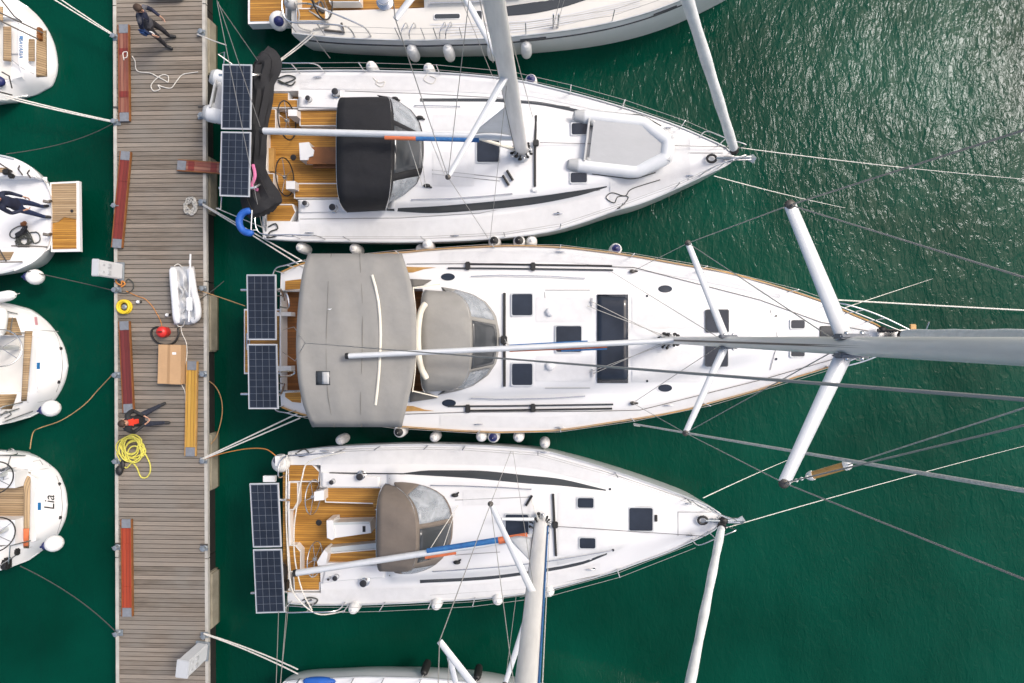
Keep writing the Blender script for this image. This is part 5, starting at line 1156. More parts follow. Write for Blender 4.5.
# ================================================================== the pontoon
DZ = .60
def dock():
    yt, yb = 22., -22.
    xl0, xr0 = P(113.2, 0, DZ), P(205.5, 0, DZ); xl1, xr1 = P(116.2, 683, DZ), P(208.8, 683, DZ)
    def ex(a, b, y): return a.x + (b.x - a.x) * (y - a.y) / (b.y - a.y)
    L_ = lambda y: ex(xl0, xl1, y); R_ = lambda y: ex(xr0, xr1, y)
    rt = thing('wooden_pontoon', 'long grey planked pontoon walkway on concrete floats', 'pontoon', (P(160, 341, 0).x, P(160, 341, 0).y, 0))
    oy = rt.location.y; pitch = .1175; mb = MB(); rr = random.Random(5)
    k0, k1 = int((yb - oy) / pitch), int((yt - oy) / pitch)
    for k in range(k0, k1):
        a, c = oy + k * pitch + .008, oy + (k + 1) * pitch - .004; z = DZ + rr.uniform(-.003, .003)
        mb.prism([(L_(a) + .06, a, z), (R_(a) - .06, a, z), (R_(c) - .06, c, z), (L_(c) + .06, c, z)], .04)
    mb.build('deck_planks', 'dock_wood', rt)
    for f, s in ((L_, 1), (R_, -1)):
        seg = 8.5; n = 6
        for i in range(-3, 3):
            a, c = oy + i * 7.2 + 1.55 + .012, oy + (i + 1) * 7.2 + 1.55 - .012
            MB().add([(f(a), a, DZ + .015), (f(a) + s * .085, a, DZ + .015), (f(c) + s * .085, c, DZ + .015), (f(c), c, DZ + .015),
                      (f(a), a, DZ - .09), (f(a) + s * .085, a, DZ - .09), (f(c) + s * .085, c, DZ - .09), (f(c), c, DZ - .09)],
                     [[0, 1, 2, 3], [7, 6, 5, 4], [0, 4, 5, 1], [1, 5, 6, 2], [2, 6, 7, 3], [3, 7, 4, 0]]).build('edge_beam', 'beam_grey', rt)
    for i in range(-6, 7):
        py = 324 + 139 * i
        t, b = P(206, py - 29, .45), P(206, py + 28, .45)
        o = MB().box(((L_(t.y) + R_(t.y)) / 2, (t.y + b.y) / 2, .13), (R_(t.y) - L_(t.y) + .03, t.y - b.y, .62), bev=.04).build('concrete_float', ['concrete'], rt)
        MB().box(((L_(t.y) + R_(t.y)) / 2, (t.y + b.y) / 2, -.02), (R_(t.y) - L_(t.y) + .05, t.y - b.y + .02, .26), bev=.05).build('algae_band', ['algae'], o)
    for i in range(-14, 15):
        y = oy + i * 1.5; MB().box(((L_(y) + R_(y)) / 2, y, DZ - .13), (R_(y) - L_(y) - .2, .08, .16)).build('cross_beam', 'beam_grey', rt)
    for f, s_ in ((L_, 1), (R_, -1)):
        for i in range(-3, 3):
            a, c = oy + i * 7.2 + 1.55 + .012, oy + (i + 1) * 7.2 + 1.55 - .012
            MB().prism([(f(a) + s_ * .10, a, DZ - .08), (f(a) + s_ * .16, a, DZ - .08), (f(c) + s_ * .16, c, DZ - .08), (f(c) + s_ * .10, c, DZ - .08)], .8).build('gap_shade_strip', 'gap_shade_dark', rt)  # added dark strips standing in for the shadowy gap below the planks
    # mooring cleats along both edges
    lft = [-49, 37, 122, 206, 290, 375, 461, 547, 633, 719]; rgt = [-50, 34, 117, 203, 289, 374, 460, 547, 634, 720]
    pts = []
    for f, l, s, in ((L_, lft, 1), (R_, rgt, -1)):
        for py in l:
            y = P(160, py, DZ).y; x = f(y) + s * .05
            m = MB(); c = Vector((x + s * .02, y, DZ + .015))
            m.lathe([(.07, 0), (.07, .02), (.045, .03), (.04, .1), (.065, .12), (.06, .14), (0, .15)], c, 14)
            m.tube([c + Vector((-.11, 0, .075)), c + Vector((.11, 0, .075))], .016, 8)
            m.box(c + Vector((s * .03, 0, .004)), (.2, .16, .012), bev=.003)
            m.build('mooring_bollard', 'galv', rt); pts.append(c + Vector((0, 0, .09)))
    for py in (110, 547):
        y = P(160, py - 3, DZ).y
        for f, s in ((L_, 1), (R_, -1)): MB().box((f(y) + s * .1, y, DZ + .022), (.2, .05, .02), bev=.004).build('joint_plate', 'wire_dark', rt)
    return rt
DOCK = dock()

PLK = 'wooden gangways lying on the pontoon'
def gangway(name_label, a, b, w, board, worn=None, z=DZ + .09, rail='wood_dark'):
    """a gangway board from a to b (photo points of its two end middles)"""
    A, B = P(*a, z), P(*b, z); d = (B - A); Ln = d.length; rz = math.atan2(d.y, d.x) - math.pi / 2
    rt = thing('gangway', name_label, 'gangway', ((A.x + B.x) / 2, (A.y + B.y) / 2, DZ), PLK, rz)
    h = z - DZ
    def put(mb, nm, m):
        me_o = mb.build(nm, m, None); me_o.parent = rt; return me_o
    pl = .24
    put(MB().box((0, 0, h - .015), (w - .05, Ln - 2 * pl, .03)), 'boards', board)
    for s in (1, -1):
        put(MB().box((s * (w / 2 - .012), 0, h - .03), (.024, Ln - .02, .075), bev=.005), 'side_rail', rail)
        put(MB().box((0, s * (Ln / 2 - pl / 2), h - .012), (w - .052, pl - .01, .034), bev=.006), 'grip_pad', 'pad_grey')
        put(MB().box((0, s * Ln * .22, h + .003), (w - .06, .16, .012), bev=.003), 'cross_band', worn or board)
        put(MB().box((0, s * (Ln / 2 - .1), .02), (w - .1, .1, .035)), 'foot', 'rubber_black')
    return rt
gangway('worn red gangway with bare wood ends nearest the person in a grey jacket', (123.2, 24), (124.2, 121.5), .30, 'plank_worn', 'plank_red')
gangway('dark red gangway lying slanted beside the stern with the folded platform', (125.5, 151), (116.5, 248), .30, 'plank_red')
gangway('maroon gangway between the yellow hose ring and the person in black', (123.8, 321), (128.2, 413), .30, 'plank_maroon')
gangway('bright orange red gangway alone at the lower end of the pontoon', (126, 519), (127, 617), .30, 'plank_bright', 'plank_bright')
gangway('yellow varnished gangway beside the cardboard box', (191.8, 361), (190, 456.5), .30, 'plank_yellow', rail='wood_trim')
gangway('short red gangway sticking out over the water towards the charcoal yacht', (177, 165), (228, 168.5), .30, 'plank_worn', 'plank_red', DZ + .12)

def rope(pts, r, m, label, nm='mooring_line', cat='rope', n=7, twin=0.):
    mb = MB().tube(pts, r, n)
    if twin: mb.tube([Vector(p) + Vector((0, twin * (i / (len(pts) - 1)) + .02, .01)) for i, p in enumerate(pts)], r, n)
    o = pts[0]
    return single(mb, nm, m, label, cat, Vector(o), 'mooring lines' if nm == 'mooring_line' else None)

def dock_items():
    # power pedestals
    def pedestal(label, px, py, rz, sx, sy, h):
        c = P(px, py, DZ + 1.0); c.z = DZ; rt = thing('power_pedestal', label, 'power pedestal', c, 'power pedestals', rz)
        MB_ = MB().box((0, 0, h / 2 + .03), (sx, sy, h), bev=.02); o = MB_.build('cabinet', 'pedestal'); o.parent = rt
        o2 = MB().box((0, 0, .02), (sx + .08, sy + .08, .04), bev=.008).build('base_plate', 'galv'); o2.parent = rt
        o3 = MB().box((0, 0, h + .045), (sx + .03, sy + .03, .05), bev=.018).build('cap', 'pedestal_top'); o3.parent = rt
        for k in (-1, 1):
            o4 = MB().box((sx / 2 + .012, k * sy * .22, h * .62), (.03, .11, .13), bev=.012).build('socket_cover', 'pedestal_top'); o4.parent = rt
            o5 = MB().box((sx / 2 + .004, k * sy * .22, h * .85), (.012, .05, .08)).build('meter_window', 'pedestal_top'); o5.parent = rt
        return rt
    pedestal('white power pedestal leaning out over the left pontoon edge with orange cables at its foot', 95.5, 267.5, R(-2), .16, .40, .95)
    pedestal('white power pedestal alone near the bottom right end of the pontoon', 182.5, 669, R(-6), .29, .42, .95)
    # hose ring
    c = P(126, 307, DZ); mb = MB()
    for k in range(3): mb.tube([c + Vector(((.155 - .018 * (k % 2)) * math.cos(a * .2618), (.155 - .018 * (k % 2)) * math.sin(a * .2618), .03 + .045 * k)) for a in range(24)], .036, 8, loop=True)
    rt = thing('hose_reel', 'round yellow coiled hose ring above the maroon gangway', 'hose', c); mb.build('coil', 'hose_yellow', rt)
    MB().lathe([(.07, 0), (.07, .08), (.03, .1), (0, .1)], c, 14).build('hub', 'galv', rt)
    # red tub with black hose
    c = P(166, 332, DZ)
    rt = thing('vacuum_cleaner', 'round red tub vacuum with a black hose looped on the planks', 'vacuum cleaner', c)
    MB().lathe([(.13, 0), (.14, .02), (.14, .18), (.145, .19), (.14, .22), (.1, .27), (.05, .29), (0, .295)], c, 20).build('tub', 'red_plastic', rt)
    MB().tube([c + Vector((-.05, 0, .28)), c + Vector((-.03, 0, .33)), c + Vector((.03, 0, .33)), c + Vector((.05, 0, .28))], .014, 8).build('handle', 'rubber_black', rt)
    MB().tube(curve([P(164, 331, .75)] + [P(x, y, DZ + .03) for x, y in ((157, 327), (151.5, 331), (153, 338), (158, 343), (166, 345), (174, 342.5), (178.5, 335), (178, 328))], 7), .026, 8).build('hose', 'rubber_black', rt)
    # cardboard box
    q = [P(158.5, 344.5, .86), P(181, 345, .86), P(180.5, 384.5, .86), P(157.5, 383.5, .86)]; ctr = sum((Vector(p) for p in q), Vector()) / 4; ctr.z = DZ
    q = [Vector((ctr.x + (p.x - ctr.x), p.y, DZ + .26)) for p in q]
    rt = thing('cardboard_box', 'large brown cardboard box standing between red vacuum and yellow gangway', 'box', ctr)
    MB().prism(q, .255).build('carton', 'cardboard', rt, ang=20)
    m1, m2 = (q[0] + q[1]) / 2 + Vector((-.02, 0, 0)), (q[2] + q[3]) / 2 + Vector((-.02, 0, 0)); u = Vector((.035, 0, .002))
    MB().prism([m1 - u + Vector((0, 0, .004)), m1 + u, m2 + u, m2 - u + Vector((0, 0, .004))], .003).build('tape', 'tape', rt)
    MB().box((q[0].lerp(q[1], .7) + Vector((0, -.22, .002))), (.1, .06, .003)).build('shipping_label', 'hull_white', rt)
    # folded inflatable
    c = P(185, 297, DZ); rt = thing('folded_inflatable', 'pale grey deflated dinghy folded up on the planks', 'inflatable dinghy', c)
    A = lambda x, y, z=0.: P(x, y, DZ + z)
    rr = random.Random(11)
    mb = MB(); rows = []
    for i in range(31):
        v = i / 30; py = 266.5 + 58 * v; x0 = 170.5 + 3 * v + .8 * math.sin(v * 9); x1 = lin([0, .15, .35, .5, .7, .9, 1], [194, 196, 194.5, 198, 200.5, 199, 192], v); row = []
        for j in range(25):
            u = j / 24; env = (min(1, u * 6, (1 - u) * 6) ** .5) * (min(1, v * 10 + .2, (1 - v) * 9 + .2) ** .5)
            z = (.07 + .17 * env + .05 * math.sin(u * 11 + 3 * math.sin(v * 6)) * env + .045 * math.sin(v * 19 + u * 6) * env + .03 * math.sin(u * 23 - v * 13)) * env
            row.append(A(x0 + (x1 - x0) * u, py, max(z, .003)))
        rows.append(row)
    mb.grid(rows).build('folded_fabric', 'pvc_grey', rt)
    MB().tube(curve([A(173, 268, .26), A(174, 285, .28), A(175.5, 303, .27), A(176.5, 316, .24), A(178, 322, .16)], 5), [.06] + [.095] * 19 + [.06], 10).build('side_tube', 'pvc_white', rt)
    MB().tube(curve([A(190, 268, .26), A(192, 280, .3), A(194, 292, .26), A(197, 304, .26), A(197.5, 316, .2), A(192, 321, .14)], 5), [.05] + [.09] * 24 + [.05], 10).build('side_tube', 'pvc_white', rt)
    MB().tube(curve([A(178, 286, .25), A(183, 292, .31), A(181, 299, .27), A(186, 305, .29), A(182, 313, .25)], 5), .03, 8).build('fold_strap', 'hypalon_grey', rt)
    MB().tube(curve([A(174, 266, .1), A(178, 264, .06), A(182, 267, .14)], 5), .012, 6).build('grab_line', 'rope_white', rt)
    MB().tube(curve([A(175, 321, .1), A(178, 326, .06), A(183, 326, .06), A(185, 320, .2)], 5), .014, 6).build('grab_line', 'rope_white', rt)
    # oar across it
    a, b = A(190.5, 254, .42), A(188.8, 322, .42); rt = thing('oar', 'white oar laid across the folded grey dinghy', 'oar', Vector((a.x, (a.y + b.y) / 2, DZ + .3)))
    MB().tube([a, b], .022, 8).build('shaft', 'pvc_white', rt)
    MB().box(A(189.3, 304, .43), (.16, .34, .04), bev=.018).build('blade', 'pvc_white', rt)
    MB().box(A(190, 262, .42), (.05, .12, .05), bev=.015).build('grip', 'hull_white', rt)
    # yellow hose heap
    rr = random.Random(4); pts = []; cx, cy = 133, 450; K = 9
    for k in range(K * 9):
        t = k % 9; i = k // 9
        if t == 0: ox, oy, rad, ec = rr.uniform(-3.5, 3.5), rr.uniform(-4.5, 4.5), rr.uniform(7.5, 12.5), rr.uniform(.8, 1.25)
        a = k * 2 * math.pi / 9
        pts.append(P(cx + ox + rad * ec * math.cos(a), cy + oy + rad / ec * math.sin(a), DZ + .03 + .012 * i + .012 * rr.random()))
    pts += [P(x, y, DZ + .04) for x, y in ((148, 459), (150.5, 470), (147, 477), (141, 477), (137, 468), (132, 463), (126, 468), (120, 460), (116.5, 453))]
    single(MB().tube(curve(pts, 4), .017, 6), 'hose_coil', 'rope_yellow', 'loose heap of bright yellow hose below the person in black', 'hose', P(134, 451, DZ))
    c = P(121, 470, DZ)
    single(MB().sphere(c + Vector((0, 0, .07)), (.10, .13, .08), 12, 8).sphere(c + Vector((.07, .13, .05)), (.07, .14, .05), 10, 7).tube([c + Vector((.02, .1, .08)), c + Vector((.12, .36, .03))], .03, 8), 'black_bag', 'rubber_black', 'small black bag at the lower end of the yellow hose heap', 'bag', c)
    # grey rope heap and white rope squiggle
    pts = []
    for k in range(110):
        a = k * .55; rad = 7.2 * (.35 + .65 * rr.random()); pts.append(P(190.5 + rad * math.cos(a), 206 + 1.35 * rad * math.sin(a), DZ + .03 + .08 * k / 110 * rr.random()))
    single(MB().tube(curve(pts, 4), .013, 6), 'rope_coil', 'rope_grey', 'untidy heap of thin grey rope at the right pontoon edge', 'rope', P(190.5, 206, DZ))
    sq = [(132, 56), (135, 61), (136, 69), (140, 72), (150, 73), (158, 77), (164, 80), (168, 82), (168, 76), (162, 75), (155, 80), (151, 86), (154, 91), (160, 89), (158, 85), (163, 87), (171, 88), (176, 82), (182, 75), (190, 73), (198, 72)]
    single(MB().tube(curve([P(x, y, DZ + .02) for x, y in sq], 6), .012, 6), 'loose_rope', 'rope_white', 'thin white rope squiggling across the planks below the grey jacket', 'rope', P(160, 78, DZ))
    single(MB().tube(curve([P(x, y, DZ + .1) for x, y in ((124, 60), (123, 53), (127, 52), (127, 57), (124, 58))], 6), .012, 6), 'loose_rope', 'rope_white', 'small white rope loop on the worn red gangway', 'rope', P(124.5, 56, DZ + .09))
    cab = [(119, 276), (119, 281), (124, 284), (128, 279), (133, 283), (133, 289), (127, 293), (118, 292), (114, 289)]
    single(MB().tube(curve([P(x, y, DZ + .03) for x, y in cab], 6), .014, 6), 'power_cable', 'rope_dark', 'dark cable looped at the foot of the left pedestal', 'cable', P(123, 285, DZ))
    single(MB().tube(curve([P(x, y, DZ + .05) for x, y in ((117, 277), (116, 282), (121, 285), (122, 281), (125, 284), (121, 287))], 6), .018, 6), 'power_cable', 'rope_orange', 'short orange cable tangled under the left pedestal', 'cable', P(121, 283, DZ))
    single(MB().tube(curve([P(x, y, DZ + .02) for x, y in ((126, 291), (137, 296), (145, 299), (152, 306), (157, 314), (161, 322), (162, 329))], 6), .009, 6), 'power_cable', 'rope_orange', 'thin orange cable running over the planks to the red vacuum', 'cable', P(150, 305, DZ))
    single(MB().tube(curve([P(x, y, DZ + .02) for x, y in ((181, 326), (182, 333), (186, 342), (187, 352), (186, 362), (183, 372), (181, 382), (185, 392), (186, 404), (191, 410))], 6), .011, 6), 'power_cable', 'rope_white', 'white cable running past the cardboard box to the yellow gangway', 'cable', P(186, 350, DZ))
    for (x, y, s) in ((139, 302, 'beside the yellow hose ring'), (168, 315, 'between the red vacuum and the folded dinghy')):
        c = P(x, y, DZ); rt = thing('plug_cap', 'small white plug cap lying ' + s, 'cap', c)
        MB().lathe([(.035, 0), (.045, .01), (.045, .07), (.03, .09), (0, .09)], c, 12).build('shell', 'hull_white', rt); MB().box(c + Vector((.06, 0, .03)), (.06, .05, .05), bev=.01).build('lug', 'rubber_black', rt)
    # dark gear at the very top of the picture
    c = P(171, -7, DZ); rt = thing('gear_box', 'dark grey gear box at the top edge of the pontoon', 'box', c)
    MB().box(c + Vector((0, 0, .12)), (.85, .38, .24), bev=.05).build('case', 'pad_grey', rt); MB().box(c + Vector((0, 0, .26)), (.88, .41, .05), bev=.02).build('lid', 'jacket_black', rt)
    # bench strap etc
dock_items()

# ================================================================== inflatable dinghies
def dinghy(label, loc, rz, Ln, W, r, ry=0.):
    rt = thing('inflatable_dinghy', label, 'dinghy', loc, 'inflatable dinghies', rz); rt.rotation_euler = (0, ry, rz)
    hw = W / 2 - r
    def put(mb, nm, m, par=None, **k): o = mb.build(nm, m, None, **k); o.parent = par or rt; return o
    half = [(-Ln * .40, hw, r), (-Ln * .1, hw, r), (Ln * .10, hw, r), (Ln * .155, hw * .985, r), (Ln * .20, hw * .93, r + .005), (Ln * .30, hw * .68, r + .03), (Ln * .39, hw * .46, r + .05), (Ln * .425, hw * .36, r + .06), (Ln * .44, hw * .24, r + .06)]
    ctl = [Vector((x, -y, z)) for x, y, z in half] + [Vector(p) for p in half[::-1]]
    put(MB().tube(curve(ctl, 3), r, 16), 'tube', 'hypalon')
    for s in (1, -1):
        put(MB().tube([(-Ln * .395, s * hw, r), (-Ln * .47, s * hw, r + .01), (-Ln * .5, s * hw, r + .03)], [r * 1.01, r * .8, r * .6], 16), 'tube_cone', 'hypalon_grey')
        put(MB().sphere((-Ln * .30, s * (hw - r * .75), r * 1.35), (r * .55, r * .55, r * .5), 12, 8), 'transom_pad', 'hypalon_grey')
        put(MB().tube(curve([(-Ln * .25, s * (hw + r * .98), r * 1.1), (0, s * (hw + r * 1.02), r * 1.0), (Ln * .16, s * (hw + r), r * 1.1), (Ln * .36, s * (hw * .72 + r * .8), r * 1.2)], 5), .014, 6), 'grab_rope', 'rope_dark')
    put(MB().box((-Ln * .345, 0, r * 1.25), (.05, 2 * hw - r * .9, r * 1.7), bev=.01), 'transom', 'hypalon_grey')
    k = hw - r * .15; fl = [(-Ln * .30, -k), (Ln * .15, -k), (Ln * .40, -k * .40), (Ln * .425, -k * .2), (Ln * .425, k * .2), (Ln * .40, k * .40), (Ln * .15, k), (-Ln * .30, k)]
    put(MB().prism([(x, y, r * 1.80) for x, y in fl], .05), 'deck_cover', 'pvc_floor')
    put(MB().box((Ln * .455, 0, r * 1.7 + .05), (r * 1.0, hw * 1.1, r * .5), bev=.04), 'bow_pad', 'hypalon_grey')
    return rt
c = BB.S(621, 146.5); dinghy('grey and white inflatable dinghy lying on the foredeck of the charcoal yacht', (c.x, c.y, c.z - .09), R(-7), 2.42, 1.50, .168)
c = P(239, 104, 1.25); dinghy('white inflatable dinghy slung under the solar panel at the stern', (c.x, c.y, 1.25), R(-12), 1.45, 1.30, .21, R(8))

# horseshoe buoy on the stern rail
c = P(249, 222, 1.9); rt = thing('horseshoe_buoy', 'bright blue horseshoe lifebuoy hung on the stern rail', 'lifebuoy', c)
MB().tube([c + Vector((.24 * math.cos(a), .26 * math.sin(a), .02 * math.sin(a))) for a in [R(-110 + 14 * k) + math.pi for k in range(17)]], [.05] + [.085] * 15 + [.05], 10).build('float_ring', 'blue', rt)
MB().tube([P(252, 210, 2.0), P(251, 230, 1.95), P(258, 230, 1.9)], .014, 6).build('holder', 'hull_white', rt)
MB().box(P(243.5, 181, 1.7) + Vector((0, 0, 0)), (.14, .22, .1), bev=.02).build('light', 'hull_white', rt)

# ================================================================== fenders
def fender_proto(kind):
    rt = bpy.data.objects.new('fender', None); COL.objects.link(rt); rt.empty_display_size = .2
    if kind == 'ball':
        b = MB().lathe([(.0, -.30), (.09, -.295), (.2, -.22), (.27, -.1), (.28, .02), (.25, .13), (.18, .22), (.13, .26)], n=20).build('body', 'fender_white'); b.parent = rt
        e = MB().lathe([(.135, .25), (.145, .28), (.11, .34), (.05, .37), (.03, .42), (0, .42)], n=16).build('eye_end', 'navy'); e.parent = rt
        return rt
    col, cap, r, h = {'white': ('fender_white', 'fender_white', .135, .31), 'grey': ('fender_grey', 'fender_grey', .125, .30), 'navy': ('fender_white', 'navy', .15, .30), 'black': ('rubber_black', 'rubber_black', .10, .30), 'dark': ('fender_white', 'rubber_black', .15, .30)}[kind]
    b = MB().lathe([(0, -h - .03), (r * .5, -h - .02), (r * .9, -h + .05), (r, -h + .12), (r * 1.02, 0), (r, h - .12), (r * .92, h - .05), (r * .72, h + .005)], n=18).build('body', col); b.parent = rt
    e = MB().lathe([(r * .73, h - .005), (r * .66, h + .03), (r * .35, h + .05), (.03, h + .06), (.028, h + .1), (0, h + .1)], n=14).build('eye_end', cap); e.parent = rt
    l = MB().tube([(0, 0, h + .08), (0, 0, h + .2)], .007, 6).build('lanyard', 'rope_white'); l.parent = rt
    return rt
PROTO = {}
FG = 'fenders hung along the hulls'
def fender(kind, loc, label, rot=None, s=1.):
    if kind not in PROTO: o = PROTO[kind] = fender_proto(kind)
    else: o = copy_tree(PROTO[kind])
    o.location = loc; o.rotation_euler = rot or (0, 0, 0); o.scale = (s, s, s)
    tag(o, label, 'fender', FG)
def along(boat, side, px, off, z): p = boat.edge(px, side); return Vector((p.x, p.y + side * off, z))
N4 = ['first', 'second', 'third', 'fourth', 'fifth']
for i, px in enumerate((411, 447.5, 492, 527)):
    fender('white', along(BA, -1, px - 1, .10, .93), N4[i] + ' white fender from the stern along the grey hull at the top edge')
for i, px in enumerate((371.5, 428.5, 531)):
    fender(('white', 'white', 'navy')[i], along(BB, 1, px, .10, 1.02), N4[i] + ' fender from the stern on the far side of the charcoal yacht')
for i, px in enumerate((298, 352, 419, 531.5)):
    fender('white', along(BB, -1, px, .13, .75 if px < 500 else 1.0), N4[i] + ' white fender between the charcoal yacht and the bimini yacht')
for i, (px, k) in enumerate(((427, 'white'), (494, 'dark'), (519, 'dark'), (617, 'navy'))):
    fender(k, along(BC, 1, px, .13, 1.05), {'white': 'white fender nearest the bimini on the upper wooden toe rail', 'dark': ('left' if px < 500 else 'right') + ' one of the two dark topped fenders on the upper wooden toe rail', 'navy': 'navy topped fender hanging alone on the upper wooden toe rail'}[k])
for i, (px, k) in enumerate(((399, 'dark'), (481, 'white'), (493, 'navy'), (518.5, 'white'))):
    fender(k, along(BC, -1, px, .13, 1.05), ('dark topped fender below the lower bimini corner', 'white fender left of the navy one on the lower toe rail', 'navy topped fender on the lower wooden toe rail of the bimini yacht', 'white fender right of the navy one on the lower toe rail')[i])
for i, px in enumerate((340, 434, 545)):
    fender('grey', along(BD, 1, px, .15, .95), N4[i] + ' pale fender from the stern on the upper side of the brown hood yacht')
for i, px in enumerate((355, 437, 498, 549)):
    fender('white', along(BD, -1, px, .05, 1.12), N4[i] + ' white fender from the stern on the lower side of the brown hood yacht')
for i, px in enumerate((424, 477)):
    fender('black', along(BE, 1, px, .11, 1.0), ('left' if i == 0 else 'right') + ' black fender on the hull at the bottom edge')
fender('ball', P(279, 21, 1.0), 'white ball fender with navy end beside the teak swim platform', (R(25), R(20), 0), .85)
fender('ball', P(35, 277, .8), 'white ball fender with navy end behind the folded platform stern', (0, R(-70), R(0)), .72)
fender('ball', P(51, 408.5, 1.15), 'white ball fender with navy end on the crescent seat stern', (R(12), R(-68), 0), .74)
fender('ball', P(54, 543.5, 1.1), 'white ball fender with navy end on the stern lettered in script', (R(12), R(-68), 0), .74)
fender('white', P(2, 297, 1.1), 'white cylindrical fender lying crosswise at the left edge', (0, R(85), R(10)), 1.0)
fender('white', P(1, 322, 1.3), 'white fender lying on the teak side seat at the left edge', (R(80), 0, 0), 1.0)
fender('ball', P(281, 463, 1.35), 'white ball fender tucked behind the brown hood yacht stern', (R(-30), 0, 0), .8)

# stern bag hanging below the panel handled by the dinghy above

# ================================================================== mooring lines and the lines to the fairway
def moor(a, za, b, zb, r, m, label, sg=.12, twin=0., mid=None):
    pts = sag(P(*a, za), P(*b, zb), sg) if mid is None else curve([P(*a, za)] + [P(x, y, z) for x, y, z in mid] + [P(*b, zb)], 8)
    if zb < .1 and mid is None: r = [r * (1 - .65 * (i / (len(pts) - 1)) ** 1.5) for i in range(len(pts))]
    return rope(pts, r, m, label, twin=twin)
D1 = DZ + .1
moor((115, 36.5), D1, (50, -3), 1.1, .017, 'rope_white', 'double white line from the top left bollard to the stern out of frame', .1, .10)
moor((113, 122), D1, (6, 98), 1.1, .019, 'rope_white', 'white line from the pontoon to the top left stern', .1, .04)
moor((112, 124), D1, (6, 154), 1.05, .012, 'rope_dark', 'thin dark line from the pontoon to the folded platform stern', .3)
moor((111, 290), D1, (26, 271), 1.0, .014, 'rope_dark', 'dark line from the pontoon to the ball fender below the folded platform', .2)
moor((112, 375), D1, (30, 449), 1.15, .013, 'rope_tan', 'tan line drooping from the pontoon to the script lettered stern', mid=[(98, 390, .25), (84, 405, .2), (62, 420, .25), (40, 428, .5), (33, 433, .9)])
moor((117, 633), D1, (20, 566), 1.1, .013, 'rope_dark', 'dark line from the lower pontoon to the script lettered stern', .2)
moor((197, 34), D1, (226, 45), 1.2, .014, 'rope_white', 'short white line from the top right bollard toward the charcoal yacht', .05)
moor((198, 117), D1, (225, 104), 1.2, .014, 'rope_white', 'white line from the pontoon under the upper solar panel', .05, .05)
moor((203, 205), D1, (303, 267), 1.35, .018, 'rope_white', 'double white line from the grey rope heap to the bimini yacht', .08, .12)
moor((267, 70), 1.3, (314, 35), 1.4, .016, 'rope_white', 'white double line between the charcoal yacht and the top yacht', .05, .06)
moor((314, 37), 1.4, (330, 58), .6, .012, 'rope_grey', 'short grey line hanging from the top yacht stern', .02)
moor((216, 208), 1.0, (264, 228), 1.3, .012, 'rope_white', 'thin white line at the lower stern corner of the charcoal yacht', .05)
moor((198, 290), D1, (245, 306), .8, .012, 'rope_tan', 'tan line from the pontoon to the swim platform of the bimini yacht', .05)
moor((199, 300), D1, (224, 281), .5, .010, 'rope_dark', 'dark thin line beside the folded dinghy into the water', .05)
moor((200, 376), D1, (211, 444), D1, .013, 'rope_tan', 'slack tan line hanging in the water beside the yellow gangway', mid=[(214, 385, .2), (221, 398, .1), (222, 415, .1), (217, 435, .3)])
moor((201, 460), D1, (300, 418), 1.3, .018, 'rope_white', 'double white line from the pontoon to the lower stern of the bimini yacht', .08, .12)
moor((202, 460), D1, (276, 456), 1.5, .013, 'rope_orange', 'orange line from the pontoon to the brown hood yacht', mid=[(220, 454, .6), (245, 449, .9), (265, 449, 1.3)])
moor((204, 634), D1, (298, 674), 1.25, .018, 'rope_white', 'double white line from the lower pontoon to the yacht at the bottom edge', .08, .10)
moor((727, 146), 1.6, (1110, 186), -.05, .011, 'rope_white', 'pale line from the bow of the charcoal yacht into the fairway', .25)
moor((714, 176), 1.6, (850, 209), -.05, .012, 'rope_white', 'pale line from the lower bow rail of the charcoal yacht down to the water', .1)
moor((838, 300), 1.9, (1080, 313), .4, .018, 'rope_white', 'bright white line from the bimini yacht bow out to the right', .08)
moor((844, 308), 1.9, (935, 278), -.05, .010, 'rope_white', 'short pale line from the bimini yacht bow rail down into the water', .05)
moor((703, 498), 1.6, (800, 455), -.05, .012, 'rope_white', 'pale line from the brown hood yacht bow under the long spreader', .06)
moor((722, 529), 1.6, (1080, 432), -.05, .011, 'rope_white', 'long pale line from the brown hood yacht bow down into the water', .15)
moor((634, 425), 1.9, (640, 426), 1.95, .02, 'rope_white', 'knotted rope end at the lower rail of the bimini yacht', .0)

# halyard tied out to the rail, and the tube on the flag line
a = P(634, 424, 2.05); top = BC.mx(19.4)
o = BC.part(MB().tube([a, extend(a, P(1024, 490.5, 12.6), 19.2)], .020, 8), 'tied_halyard', 'rope_white')
def flag_tube():
    z = 9.6; a, b = P(812, 475.5, z), P(846, 465.5, z + .25); d = (b - a)
    rt = thing('radar_reflector', 'orange brown tube with white ends hanging on a line near the long spreader tip', 'reflector', (a + b) / 2)
    MB().tube([a, b], .048, 14).build('tube', 'wood_trim', rt)
    for p, s in ((a, -1), (b, 1)):
        MB().tube([p - d * .04 * 1, p + d * .04], .058, 14).sphere(p + d * .05 * s, .055, 12, 8).build('end_cap', 'fender_white', rt)
    p0, p1 = P(785, 484, 10.3), extend(b, P(1024, 408, 12.5), 13.5)
    MB().tube([p0, a], .008, 6).tube([b, p1], .008, 6).build('hanging_line', 'rope_grey', rt)
    for t in (.4, .6, .8): MB().sphere(p0.lerp(a, t), .022, 8, 6).build('bead', 'fender_white', rt)
flag_tube()

